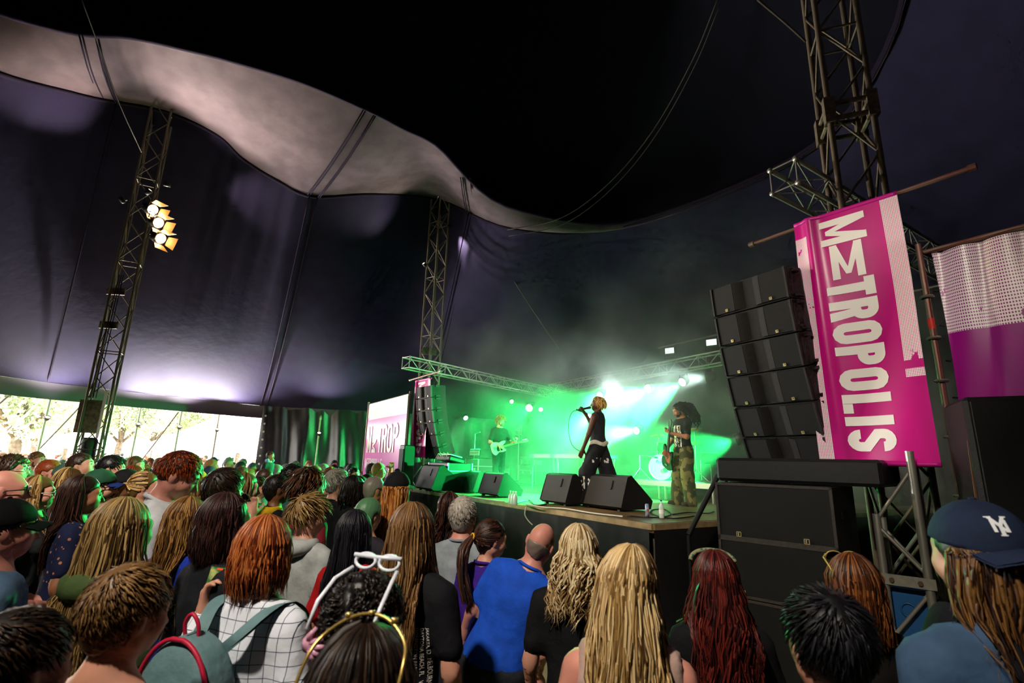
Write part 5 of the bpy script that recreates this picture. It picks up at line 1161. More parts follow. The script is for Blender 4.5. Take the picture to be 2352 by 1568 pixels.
    if glasses:
        gm = M('glasses_'+glasses[1], glasses[1], .3, .3); up = glasses[0] == 'head'; rx, ry = glasses[2] if len(glasses) > 2 else (.026, .02)
        cy_, cz_ = (.064, 1.748) if up else (.108, 1.640); fr = MB(); ln = []
        tilt = rotm(.55) if up else np.eye(3)
        def gp(x, y, z): return np.array([x, cy_, cz_])+tilt@np.array([0, y, z])
        for sd in (-1, 1):
            sq = 3.0; L = [gp(sd*.033+rx*math.copysign(abs(math.cos(a))**(2/sq), math.cos(a)), -.006*abs(math.cos(a)), ry*math.copysign(abs(math.sin(a))**(2/sq), math.sin(a))) for a in np.linspace(0, 2*math.pi, 16, endpoint=False)]
            fr.tube(L, .0028, 5, closed=True); ln.append(L); fr.tube([gp(sd*(.033+rx), 0, .006), gp(sd*.082, -.02, .006), gp(sd*.086, -.10, .0 if not up else .005), gp(sd*.083, -.125, -.02)], .003, 5)
        fr.tube([gp(-.008, .002, .005), gp(0, .004, .009), gp(.008, .002, .005)], .0025, 5); go = hang('glasses', fr, gm)
        if glasses[0] in ('sun', 'head'):
            mb = MB()
            for L in ln: mb.add(L, [tuple(range(16))])
            o = mb.build('dark_lens', M('dark_lens', '0a0a0c', .08, spec=.6), t); me = o.data; v = np.array([x.co for x in me.vertices]); me.vertices.foreach_set('co', post(v).astype(np.float32).ravel())
    if cap:
        c, back = cap[0], cap[1]; sg = -1 if back else 1; f = Field(np.arange(-.13, .13, .010), np.arange(-.16, .15, .010), np.arange(1.62, 1.80, .010))
        f.ell(HC+[0, .0, .006], HR+.020, .01); f.clip(lambda x, y, z: 1.668+.14*y-z); V, Fq = f.mesh(); link('cap', np_mesh('cap', post(V), Fq, cloth_mat(c)), t)
        G = []
        for q in np.linspace(0, 1, 6):
            G.append([(.085*(1-.12*q*q)*x/1.0, sg*(.085+.085*q*math.sqrt(max(0, 1-(x*.8)**2))+(-.055*(1-math.sqrt(max(0, 1-x*x*.7))) if True else 0))-.012, 1.684-.018*q+(-.028*x*x)) for x in np.linspace(-1, 1, 9)])
        G2 = [[(x, y, z-.006) for x, y, z in row] for row in G]; mb = MB().grid(G).grid(G2); hang('cap_brim', mb, cloth_mat(cap[2] if len(cap) > 2 else c))
        MB_ = MB().lathe([(.0, .008), (.008, .006), (.01, 0)], 8, c=HC+[0, 0, HR[2]+.024]); hang('cap_button', MB_, cloth_mat(c))
    if hoodie:
        mb = MB().tube([(.10*math.sin(a)*1.0, -.035-.085*math.cos(a), 1.475-.02*math.cos(a)) for a in np.linspace(-2.3, 2.3, 13)], [.02, .03, .036, .042, .05, .055, .058, .055, .05, .042, .036, .03, .02], 8); hang('hood', mb, cloth_mat(hoodie))
    return t, post, hang, so
def hash_str(sv):
    k = 7
    for ch in sv: k = (k*31+ord(ch)) & 0x7fffffff
    return k
def spot_person(px, py, dist):
    """floor position and standing height for a head top seen at a pixel, dist metres away"""
    d = ray(px, py); d = d/np.linalg.norm(d[:2]); P = CAMP+d*dist; return (P[0], P[1]), P[2]
STG = np.array([2.2, 9.6])
def to_stage(pos, off=0): d = STG-np.array(pos); return math.degrees(math.atan2(d[1], d[0]))+off
# ------------------------------------------------------------------ helpers for worn and held things
from mathutils.bvhtree import BVHTree
def to_local(pos, h, face, z0, P):
    a = math.radians(face-90); s = h/1.75; q = (np.array(P, float)-[pos[0], pos[1], z0])/s
    return np.array([q[0]*math.cos(a)+q[1]*math.sin(a), -q[0]*math.sin(a)+q[1]*math.cos(a), q[2]])
def to_world(pos, h, face, z0, q):
    a = math.radians(face-90); s = h/1.75; q = np.array(q, float)*s
    return np.array([pos[0]+q[0]*math.cos(a)-q[1]*math.sin(a), pos[1]+q[0]*math.sin(a)+q[1]*math.cos(a), z0+q[2]])
_dg = None
def text_np(body, size, shear=0.0, align='CENTER'):
    c = bpy.data.curves.new('txt', 'FONT'); c.body = body; c.size = size; c.align_x = align; c.shear = shear; c.resolution_u = 2
    o = bpy.data.objects.new('txt', c); COL.objects.link(o); bpy.context.view_layer.update()
    me = bpy.data.meshes.new_from_object(o.evaluated_get(bpy.context.evaluated_depsgraph_get()))
    V = np.array([v.co for v in me.vertices]); Fc = [tuple(p.vertices) for p in me.polygons]
    bpy.data.objects.remove(o); bpy.data.curves.remove(c); bpy.data.meshes.remove(me); return V, Fc
def conform(target, V2, Fc, org, dirn, ux, uy, off, name, mat, parent):
    """lay a flat figure on the surface of a worn mesh (local frame), following its curves"""
    bvh = BVHTree.FromPolygons([v.co for v in target.data.vertices], [p.vertices for p in target.data.polygons])
    d = Vector(dirn).normalized(); out = []; last = None
    for x, y in V2[:, :2]:
        o = Vector(org)+Vector(ux)*float(x)+Vector(uy)*float(y)-d*.5; hit, n, i, dd = bvh.ray_cast(o, d)
        if hit is None: hit = Vector(last)+d*off if last else o+d*.5
        p = hit-d*off; out.append(p); last = tuple(p)
    me = bpy.data.meshes.new(name); me.from_pydata([tuple(p) for p in out], [], Fc); me.materials.append(mat); me.update(); return link(name, me, parent)
def polys_np(polys):
    V, Fc = [], []
    for q in polys: o = len(V); V += [tuple(p) for p in q]; Fc.append(tuple(range(o, o+len(q))))
    return np.array(V, float), Fc
def strip_polys(pts, w): return stroke(pts, w)

def phone(lab, c, up, normal, w=.075, h=.155, screen=('2a6b2a', 'e6e07a')):
    u = np.array(up, float); u /= np.linalg.norm(u); n = np.array(normal, float); n -= u*(n@u); n /= np.linalg.norm(n); x = np.cross(n, u); R = np.column_stack([x, n, u])
    t = empty('phone', tuple(c)); t.rotation_mode = 'QUATERNION'; t.rotation_quaternion = Matrix(R.tolist()).to_quaternion(); tag(t, lab, 'phone')
    MB().rbox((0, 0, 0), (w, .009, h), .004).build('body', m_black, t)
    scr = bpy.data.materials.new('phone_screen'); scr.use_nodes = True; nt = scr.node_tree; b = nt.nodes['Principled BSDF']; tc = nt.nodes.new('ShaderNodeTexCoord'); n1 = nt.nodes.new('ShaderNodeTexNoise'); n1.inputs['Scale'].default_value = 22; nt.links.new(tc.outputs['Object'], n1.inputs[0])
    r = nt.nodes.new('ShaderNodeValToRGB'); nt.links.new(n1.outputs['Fac'], r.inputs[0]); r.color_ramp.elements[0].color = (*lin(screen[0]), 1); r.color_ramp.elements[1].color = (*lin(screen[1]), 1); r.color_ramp.elements[0].position = .4; r.color_ramp.elements[1].position = .65
    nt.links.new(r.outputs[0], b.inputs['Emission Color']); b.inputs['Emission Strength'].default_value = .7; b.inputs['Base Color'].default_value = (.02, .02, .02, 1)
    MB().box((0, .0055, .004), (w-.008, .002, h-.02)).build('screen', scr, t)
    MB().box((0, .007, h*.42), (.02, .002, .006)).build('record_mark', M('red_screen_mark', 'ff3a20', .4, emit='ff3a20', estr=.8), t)
    MB().lathe([(0, 0), (.006, .0)], 10, c=(0, .0072, -h*.38), R=rotm(-math.pi/2)).build('shutter_button', M('red_screen_mark', 'ff3a20'), t)
    mb = MB().rbox((.004, .0072, -.035), (.016, .001, .03), .0004); mb.box((.004, .0072, -.01), (.01, .001, .014)); mb.build('filmed_singer', m_black, t)
    return t

V, Fc = text_np('Pearl', .1, .3); V3 = np.stack([V[:, 0], np.full(len(V), -.0165), V[:, 1]+DRUM[1]+.1], 1)
me = bpy.data.meshes.new('lettering'); me.from_pydata(V3.tolist(), [], Fc); me.materials.append(m_black); link('lettering', me, DRUM[0])
# ------------------------------------------------------------------ performers
CURL = ('6a2c0c', 'b0561c', 'd88838'); BLOND = ('4a3418', '9c7440', 'd8b478'); DIRTY = ('3a2814', '7a5a30', 'b08c54'); BROWN = ('1c100a', '3a2416', '64442a'); DARK = ('0a0808', '16110e', '2c2420'); GINGER = ('5a1e08', '9c441a', 'c8743a'); GREY = ('5c5852', '98938a', 'c8c2b6'); RED = ('2a0a08', '561812', '84301e'); LBROWN = ('2e1c0e', '6a4826', '9c7848')
# singer
spos = (1.5, 8.75); sh_, sf_ = 1.80, 148.0
arms_s = (((.2, .13, 1.13), (.035, .23, 1.47)), None)   # [0] is the singer's other side
right = ((.2, .10, 1.17), (-.02, .20, 1.47)); left = ((.235, .06, 1.12), (.225, .16, .90))
def tri_noise(c, f=55, th=.35): return (np.sin(c[:, 0]*f)*np.sin(c[:, 1]*f*1.3+1)+.7*np.sin(c[:, 2]*f*1.1)*np.sin(c[:, 0]*f*1.7+c[:, 2]*f*.6)) > th
st, post, hang, so = person('singer in dark tank top and baggy black trousers singing into a microphone', spos, sh_, sf_, 'dark', {'k': 'dread', 'len': .10, 'w': .008, 'lift': 1.6, 'drop': .9}, ('6a4818', 'a87a34', 'd8b060'), hi=2, shirt='26282c', sleeve='none', legs='17171b', custom_arms=((left), (right)),
    hands=('relaxed', 'grip'), handdir=(None, ((-.5, .5, .7), (-.4, .9, .3))), legpose=(((-.13, .14, .50), (-.15, .02, .08)), ((.12, -.12, .50), (.16, -.30, .08))), z0=HS, group='performers', baggy=.055, hpitch=3, hyaw=34, hem=1.0,
    legprint=(lambda c: tri_noise(c) & (((c[:, 2] < .46) & (c[:, 0] < 0) & (c[:, 2] > .1)) | ((np.abs(c[:, 2]-.72) < .035) & (c[:, 0] < .05))), 'd8d4cc'), hairn=150, shoes='d8d4cc', bulk=1.0)
MB().tube([(.165*math.sin(a), -.01+.118*math.cos(a), .985+.02*math.sin(3*a)) for a in np.linspace(0, 2*math.pi, 22, endpoint=False)], .04, 8, closed=True).build('white_waistband', cloth_mat('d8cdbc'), st, True)
w = to_world(spos, sh_, sf_, HS, (-.02, .20, 1.47)); mo = to_world(spos, sh_, sf_, HS, (-.066, .098, 1.575))
d = np.array([-.96, -.1, -.22]); d /= np.linalg.norm(d); m0 = mo+np.array([-.015, -.015, -.004])
t = empty('microphone', tuple(m0)); tag(t, 'black hand microphone held to the singer mouth', 'microphone'); 
t.rotation_mode = 'QUATERNION'; t.rotation_quaternion = Vector(-d).to_track_quat('Z', 'Y')
MB().lathe([(.0, .03), (.018, .026), (.026, .008), (.024, -.012), (.02, -.022)], 14).build('grille', M('mic_mesh', '3a3a3c', .4, .6, bump=.6, bscale=400), t, True); MB().lathe([(.020, -.022), (.017, -.10), (.014, -.19), (.010, -.20)], 12).build('handle', m_black, t, True)
e0 = m0+d*.2; P = spline([e0, e0+[-.12, 0, -.06], e0+[-.17, .02, -.3], e0+[-.10, .02, -.6], e0+[.12, -.02, -.74], e0+[.3, -.05, -.84]], 6)
tag(MB().tube(P, .0055, 6).build('microphone_cable', m_cable, smooth=True), 'thin microphone cable looping down from the singer hand', 'cable')
# bassist
bpos = (3.22, 9.58); bh, bf = 1.84, 196.0
person('long-haired bassist in black printed shirt and camouflage trousers looking down', bpos, bh, bf, 'tan', {'k': 'dread', 'len': .40, 'w': .010, 'wind': (.1, -.6, .1), 'drop': .8, 'lift': .8}, ('050404', '0c0a09', '1a1512'), hi=2, shirt='111214', legs='6f6a3c', legpat=('noise', '3c3f22', 9.0, .5), z0=HS, group='performers', baggy=.04,
    custom_arms=(((.25, .08, 1.14), (.06, .27, 1.21)), ((.255, .03, 1.10), (.20, .22, .92))), hands=('grip', 'hold'), handdir=(((.6, .6, .4), (.5, .2, .7)), ((-.3, .6, -.7), (-.6, .1, .3))), hpitch=-26, hyaw=-8, hem=.80, bulk=1.06,
    legpose=(((-.16, .05, .49), (-.21, .04, .08)), ((.14, .03, .49), (.19, .04, .08))), beard='0c0a09', shoes='2a1e16', hairn=75,
    shirtprint=(lambda c: tri_noise(c, 75, .1) & (c[:, 1] > .05) & (np.abs(c[:, 0]) < .11) & (c[:, 2] > .98) & (c[:, 2] < 1.34), 'c9c2ac'))
def guitar(lab, pos, h, face, z0, body, head, normal, col, guard, scale=1.0, neck='8a6236'):
    B, Hd = to_world(pos, h, face, z0, body), to_world(pos, h, face, z0, head); n = to_world(pos, h, face, z0, normal)-to_world(pos, h, face, z0, (0, 0, 0))
    x = Hd-B; L = np.linalg.norm(x); x /= L; n = n-x*(n@x); n /= np.linalg.norm(n); y = np.cross(n, x); R = np.column_stack([x, y, n])
    t = empty('guitar', tuple(B)); t.rotation_mode = 'QUATERNION'; t.rotation_quaternion = Matrix(R.tolist()).to_quaternion(); tag(t, lab, 'guitar')
    k = scale; out = spline([(-.2, 0), (-.19, .12), (-.08, .16), (.04, .12), (.12, .14), (.22, .13), (.19, .075), (.13, .035), (.13, -.035), (.17, -.08), (.17, -.12), (.08, -.13), (-.02, -.12), (-.12, -.17), (-.19, -.10)], 3, True)
    MB().prism([(p[0]*k, p[1]*k) for p in out], -.02, .02).build('body', M('guitar_'+col, col, .25, spec=.6), t)
    gd = spline([(-.06, -.08), (.02, -.09), (.12, -.08), (.12, .02), (.02, .05), (-.05, .02)], 3, True); MB().prism([(p[0]*k, p[1]*k) for p in gd], .02, .023).build('pickguard', M('guard_'+guard, guard, .35), t)
    MB().box((L*.5+.02, 0, .012), (L-.1, .048, .022)).build('neck', M('maple_'+neck, neck, .4), t); MB().prism([(L-.03, -.03), (L+.14, -.045), (L+.17, -.01), (L+.14, .03), (L-.03, .028)], .0, .016).build('headstock', M('maple_'+neck, neck, .4), t)
    for j in range(4): MB().lathe([(.012, 0), (.012, .02)], 8, c=(L+.02+.035*j, .045, .008), R=rotm(math.pi/2)).build('tuner', m_chrome, t); MB().tube([(-.12*k, -.015+.01*j, .027), (L+.03, -.015+.01*j, .027)], .0012, 4).build('string', m_chrome, t)
    MB().box((-.12*k, 0, .026), (.03, .07, .012)).build('bridge', m_chrome, t); MB().box((.03, 0, .026), (.025, .07, .008)).build('pickup', m_black, t)
    return t
guitar('dark bass guitar with red guard hanging upright before the bassist', bpos, bh, bf, HS, (.17, .20, .78), (-.10, .30, 1.30), (-.1, 1, .1), '141416', 'a8202a', 1.05, '2a2018')
# guitarist
gpos = (-.25, 13.0); gh, gf = 1.8, -62.0
person('curly ginger-haired guitarist in dark T-shirt playing a cream guitar', gpos, gh, gf, 'fair', {'k': 'curly', 'th': .035, 'len': .07}, CURL, shirt='25282a', legs='16181a', z0=HS, group='performers',
    custom_arms=(((.26, .08, 1.13), (.30, .27, 1.12)), ((.25, -.02, 1.12), (.11, .20, 1.03))), hands=('grip', 'hold'), handdir=(((-.2, .5, .8), (.6, -.6, .2)), ((-.6, .5, -.3), (-.3, -.6, -.7))), beard='7a3a14', hpitch=-10, hyaw=20)
guitar('cream electric guitar played by the ginger guitarist', gpos, gh, gf, HS, (.10, .17, .99), (-.50, .26, 1.16), (0, 1, .1), 'd8c8a0', '2a2420', .95)

# ------------------------------------------------------------------ crowd: people one can tell apart
PEOPLE = []
def P_(label, px, py, Y, fo=0.0, **kw):
    p = aty(px, py, Y); pos = (p[0], p[1]); face = kw.pop('face', None)
    face = to_stage(pos, fo) if face is None else face
    PEOPLE.append((label[:34], round(p[2], 2), pos)); h = p[2]
    k = kw.pop('kid', None)
    return (pos, h, face)+tuple(person(label, pos, h, face, **kw))
# --- nearest rows, seen from behind
P_('dark-haired head closest to the lower left corner, out of focus', 62, 1412, 1.15, hair={'k': 'short', 'th': .012, 'lift': .3}, hcol=('0c0806', '1a120c', '3a2616'), shirt='15161a', eyes=False, hairn=1100)
k = P_('person in black cap and light blue denim shirt at the picture edge', 28, 1158, 2.3, fo=-8, cap=('0e0f12', False), hair={'k': 'short'}, hcol=DARK, skin='pink', shirt='5f7fa0', sleeve='long')
k = P_('boy with cropped brown hair and bare neck in black tank top', 300, 1308, 1.42, fo=8, hair={'k': 'short', 'th': .012, 'len': .035, 'lift': .3, 'low': 1.545}, hcol=('3a2814', '6e4e2c', '9c7848'), shirt='101114', sleeve='none', collar=1.455, hpitch=-6, hyaw=-12, hairn=1500, bulk=.9)
k34 = P_('woman with straight ginger bob in white checked shirt', 620, 1194, 1.95, fo=4, sex='f', hair={'k': 'bob', 'end': 1.515, 'tuck': .10, 'full': .010, 'w': 0.0042, 'wave': .003}, hcol=('4a1a08', '8c3e18', 'c07038'), shirt='dfe4f0', pat=('grid', '39435c', .042, .055), sleeve='long', hairn=1500, bulk=1.05, arms=('down', 'down'),
         custom_arms=(((.37, .02, 1.14), (.42, .16, 1.33)), None), hands=('hold', 'relaxed'), handdir=(((.0, .12, 1), (1, .1, 0)), None), eyes=False)
k16 = P_('woman with long wavy dirty-blonde hair in olive hooded top', 296, 1153, 2.1, fo=6, sex='f', hair={'k': 'long', 'end': 1.20, 'w': 0.0045, 'wave': .014, 'full': .018}, hcol=('3a2a14', '84663a', 'c0a068'), shirt='43562f', sleeve='short', hairn=1400, eyes=False, hoodie='43562f')
k = P_('woman with light brown shoulder-length hair in royal blue top', 442, 1148, 2.75, fo=6, sex='f', hair={'k': 'long', 'end': 1.40, 'w': 0.0045, 'wave': .006}, hcol=('3a2210', '7c5228', 'b88a50'), shirt='16309c', sleeve='long', hairn=1000, eyes=False)
k18 = P_('woman with dark brown bob and sunglasses on her head in black T-shirt', 527, 1141, 2.35, fo=-6, sex='f', hair={'k': 'bob', 'end': 1.50, 'tuck': .08, 'w': 0.0042, 'wave': .004}, hcol=('0e0606', '22100e', '4a2c28'), shirt='14161c', hairn=1200, glasses=('head', '3a2a18'), eyes=False, bulk=1.1)
k38 = P_('person with very long light brown hair in black tour T-shirt', 952, 1163, 2.35, fo=0, sex='m', hair={'k': 'long', 'end': 1.22, 'w': 0.0045, 'wave': .014, 'full': .018}, hcol=('2a180c', '6a4828', 'a07c50'), shirt='101116', hairn=1500, eyes=False)
k49 = P_('person with cropped dark curls, pink hair clip and white sunglasses', 848, 1335, 1.34, fo=-4, skin='brown', hair={'k': 'afro', 'th': .018, 'len': .03, 'wave': .008, 'low': 1.56}, hcol=('060404', '100c0a', '241a14'), shirt='101014', hairn=900, eyes=False, collar=1.47)
k50 = P_('dark-haired head with gold-rimmed glasses pushed up at the bottom edge', 850, 1452, 1.0, fo=0, hair={'k': 'long', 'end': 1.30, 'w': 0.0050}, hcol=('0a0605', '1a110d', '3a281c'), shirt='121216', hairn=1100, sex='f', eyes=False)
k44 = P_('woman with long streaked blonde hair nearest the camera', 1437, 1262, 1.68, fo=0, sex='f', hair={'k': 'long', 'end': 1.22, 'w': 0.0046, 'wave': .014, 'full': .024, 'part': .02}, hcol=('4a3014', 'b08a50', 'ecd09c'), shirt='b89a90', sleeve='none', skin='pink', hairn=1900, eyes=False)
k43 = P_('person with shoulder-length curly blond hair in black T-shirt', 1330, 1211, 2.5, fo=0, hair={'k': 'wavy', 'end': 1.40, 'w': 0.0065, 'wave': .022, 'freq': 16.0, 'full': .034}, hcol=('5c4020', 'b08c58', 'ecd8ac'), shirt='0f1014', hairn=800, eyes=False)
k42 = P_('bald man in royal blue polo shirt leaning sideways', 1150, 1178, 3.0, fo=-4, skin='pink', hair={'k': 'buzz', 'th': .0025, 'low': 1.54, 'top': 1.635}, hcol=('6a5a52', '84746a', '988a80'), shirt='1a4fc4', bulk=1.22, eyes=False, lean=(6, 20))
k45 = P_('woman with long dark red curls and patterned hair scarf', 1640, 1272, 2.2, fo=2, sex='f', hair={'k': 'wavy', 'end': 1.14, 'w': 0.0060, 'wave': .022, 'freq': 15.0, 'full': .04}, hcol=('18060a', '3e1210', '6e241a'), shirt='0e0e12', hairn=1100, eyes=False, arms=('down', 'front'))
k46 = P_('person with short black hair and bare ear by the lower right', 1888, 1366, 1.3, fo=6, hair={'k': 'short', 'th': .014, 'len': .05, 'lift': .22}, hcol=('040405', '0c0c10', '22222a'), shirt='0c0d12', hairn=1300, eyes=False, skin='fair')
k47 = P_('woman with straight brown hair and gold sunglasses on her head', 1950, 1280, 2.05, fo=4, sex='f', hair={'k': 'bob', 'end': 1.47, 'w': 0.0048, 'wave': .004}, hcol=('200c06', '50280f', '8a5228'), shirt='15120f', hairn=900, glasses=('head', 'c8a850', (.030, .022)), eyes=False)
k48 = P_('man in backwards navy baseball cap and denim shirt with black strap', 2228, 1172, 1.42, face=92, cap=('1b2740', True), hair={'k': 'long', 'end': 1.46, 'pol0': 86, 'w': 0.0050, 'wave': .004, 'front': 1.5}, hcol=('1c0e08', '4a2c16', '8a6234'), shirt='3e5878', sleeve='short', hairn=600, hpitch=0, bulk=1.08)
# --- middle rows
P_('balding man with black glasses at the left picture edge', 22, 1080, 3.1, fo=-10, skin='pink', hair={'k': 'buzz', 'th': .002, 'top': 1.64}, hcol=('4a3a32', '5a4a40', '6a5a50'), shirt='101014', glasses=('clear', '0a0a0a'), arms=('front', 'front'))
P_('curly-haired person with thin glasses gazing up', 40, 1050, 4.7, fo=-10, hair={'k': 'curly'}, hcol=BROWN, glasses=('clear', '9a9aa0'), shirt='2a2a30', hi=0, hpitch=8)
P_('woman with blonde waves and round glasses lit green', 95, 1097, 3.9, fo=-14, sex='f', hair={'k': 'wavy', 'end': 1.40, 'wave': .015}, hcol=DIRTY, glasses=('clear', 'c8c8c8'), shirt='202226')
P_('woman with sleek long dark hair and colourful floral top', 198, 1097, 3.45, fo=-12, sex='f', skin='tan', hair={'k': 'long', 'end': 1.25, 'front': 1.55, 'w': .0058, 'wave': .004}, hcol=('0c0605', '20120e', '4a2c20'), shirt='1a2040', pat=('floral', 'b87858', 26.0, .22), hairn=1100)
P_('bearded man in green cap and sunglasses', 236, 1085, 4.1, fo=-12, cap=('1f4a34', False, '1c2f6a'), hair={'k': 'short'}, hcol=BROWN, glasses=('sun', '0a0a0a'), beard='3a2216', shirt='14303a')
P_('smiling man with black quiff beside the mast foot', 262, 1049, 4.95, fo=-12, hair={'k': 'tuft', 'low': 1.58}, hcol=DARK, shirt='1c2a50', hi=0)
P_('dark-haired man with chin raised behind the smiling man', 200, 1043, 5.3, fo=-14, hair={'k': 'short'}, hcol=BROWN, shirt='22262a', hi=0, hpitch=14)
P_('strawberry-blond man with short beard', 118, 1060, 5.7, fo=-14, hair={'k': 'short', 'th': .02}, hcol=GINGER, beard='8a5a30', shirt='2a2e34', hi=0, skin='pink')
P_('bearded man further back by the opening', 88, 1039, 7.8, fo=-10, hair={'k': 'short'}, hcol=LBROWN, beard='5a3a20', shirt='3a3a40', hi=0)
P_('fair-haired woman half hidden behind the dark-haired woman', 166, 1078, 4.8, fo=-12, sex='f', hair={'k': 'long', 'end': 1.35}, hcol=BLOND, shirt='3a3234', hi=0)
P_('person in faded green cap behind the fair-haired woman', 158, 1069, 5.6, fo=-8, cap=('3c5a50', False), hair={'k': 'short'}, hcol=BROWN, shirt='2c3238', hi=0)
P_('man in black backwards cap with blue collar', 296, 1084, 4.6, fo=-10, cap=('0e1012', True), hair={'k': 'short'}, hcol=DARK, skin='brown', shirt='1c3c8c', hi=0, glasses=('clear', '101010'))
P_('long-haired man smiling further back', 316, 1050, 7.4, fo=-12, hair={'k': 'long', 'end': 1.42}, hcol=LBROWN, shirt='34343a', hi=0)
P_('red-haired person low behind the black cap', 312, 1071, 6.2, fo=-8, hair={'k': 'bob'}, hcol=('4a1408', '8a2c18', 'b04a28'), sex='f', shirt='2a2a2e', hi=0)
P_('blonde woman with hair tied back beside the tall redhead', 338, 1085, 4.3, fo=-8, sex='f', hair={'k': 'pony', 'len': .25}, hcol=BLOND, shirt='1a1c20', hi=0)
P_('tall red-haired young man in white T-shirt looking down', 398, 1036, 3.05, fo=-30, skin='pink', hair={'k': 'short', 'th': .013, 'len': .035, 'low': 1.60, 'lift': .15}, hcol=('3c1206', '84300e', 'b8561e'), shirt='dfe2ea', hpitch=-24, collar=1.50, hairn=1300, bulk=1.05)
P_('fair person with dark headband and striped shirt', 452, 1096, 3.9, fo=-10, hair={'k': 'bob', 'end': 1.53}, hcol=DIRTY, shirt='cfd2da', pat=('stripe', '2a2038', .05, .6), sleeve='long', sex='f')
P_('person in bright yellow cap', 452, 1083, 5.0, fo=-10, cap=('d8901c', False), hair={'k': 'short'}, hcol=BROWN, shirt='30343a', hi=0)
P_('young man with thick dark hair touching his chin', 522, 1084, 3.5, fo=-14, hair={'k': 'tuft', 'th': .026, 'low': 1.56}, hcol=('0e0a08', '22160e', '4a3420'), shirt='14161a', arms=('down', 'chin'), hands=('relaxed', 'hold'))
P_('woman with fair hair lit bright green', 566, 1089, 4.2, fo=-14, sex='f', hair={'k': 'long', 'end': 1.42}, hcol=DIRTY, shirt='1a2420', hi=0, skin='pale')
P_('boy with short hair among the adults', 596, 1096, 5.8, fo=-12, hair={'k': 'short'}, hcol=BROWN, shirt='1c2228', hi=0)
P_('bald man in grey behind the boy', 612, 1078, 6.4, fo=-12, hair={'k': 'buzz'}, hcol=BROWN, shirt='58606a', hi=0, skin='tan')
P_('brown-skinned man with glasses and yellow hood over black jacket', 641, 1093, 4.5, fo=-8, skin='brown', hair={'k': 'short'}, hcol=DARK, shirt='131418', sleeve='long', glasses=('clear', '202020'), hoodie='c8a018')
P_('dark-haired man in green light with teal scarf', 677, 1073, 5.2, fo=-10, hair={'k': 'curly', 'th': .02}, hcol=DARK, shirt='1c5a5c', hi=0)
P_('man with swept-back brown hair in plaid shirt', 713, 1083, 3.85, fo=-6, hair={'k': 'tuft', 'th': .03, 'len': .1, 'flow': (0, -1.2, -.3)}, hcol=('1e0e06', '4a2814', '7a4c28'), shirt='1c3a24', pat=('grid', '8a2430', .06, .3), sleeve='long')
P_('grey-haired man with glasses in black T-shirt', 776, 1081, 4.9, fo=-8, hair={'k': 'tuft', 'low': 1.56}, hcol=GREY, glasses=('clear', '303030'), shirt='111216', beard='8c8880')
P_('woman with chin-length dark hair in black coat', 817, 1096, 4.7, fo=-8, sex='f', hair={'k': 'bob', 'end': 1.53}, hcol=DARK, shirt='0e0f13', sleeve='long')
P_('man with cropped grey hair and dark sunglasses', 862, 1097, 4.75, fo=-10, hair={'k': 'buzz', 'th': .008}, hcol=('3c3630', '5c544c', '8a8278'), glasses=('sun', '0a0a0a'), shirt='2c2430', skin='tan')
P_('woman in black cap with long ginger hair and pale knit top', 916, 1090, 4.2, fo=0, sex='f', cap=('16161a', False), hair={'k': 'wavy', 'end': 1.22, 'pol0': 84, 'wave': .012}, hcol=('5a260c', 'a85a20', 'd89a50'), shirt='b4a8a4', sleeve='long', eyes=False)
P_('person in speckled green knitted hat', 850, 1150, 3.9, fo=-2, hair={'k': 'buzz', 'th': .022, 'low': 1.58}, hcol=('3a6a44', '6a9a70', 'b8d0b0'), shirt='2a2630', eyes=False)
P_('young man with tousled fair hair in pale grey jacket', 713, 1143, 3.3, fo=2, hair={'k': 'tuft', 'th': .02, 'len': .075, 'low': 1.59, 'lift': .6}, hcol=('3a2812', '846436', 'bc9a60'), shirt='a8acac', sleeve='long', hoodie='a8acac', hairn=420, hyaw=-22)
P_('woman with long black hair in red top', 822, 1178, 2.85, fo=0, sex='f', hair={'k': 'long', 'end': 1.24, 'w': .0058, 'wave': .006}, hcol=('050508', '0e0d12', '26242e'), shirt='a81218', hairn=460, eyes=False)
P_('dark curly-haired person close to the stage front', 1036, 1134, 4.1, fo=0, sex='f', hair={'k': 'wavy', 'end': 1.36, 'wave': .018, 'freq': 14.}, hcol=('0e0606', '2a1410', '4e2a20'), shirt='121216', eyes=False, hi=0)
P_('grey-haired man in pale grey shirt', 1066, 1145, 3.35, fo=4, hair={'k': 'short', 'th': .012, 'len': .03, 'low': 1.55}, hcol=('6c645c', 'a49c92', 'd8d0c4'), shirt='8c949c', sleeve='long', skin='pink', eyes=False, hairn=800)
k41 = P_('girl with ponytail and yellow hair tie in purple top', 1122, 1195, 3.15, fo=-10, sex='f', hair={'k': 'pony', 'len': .34, 'tie': (0, -.135, 1.63)}, hcol=('0e0706', '26140e', '4e2e20'), shirt='3a1c84', hyaw=-30, hpitch=-10, hairn=260)
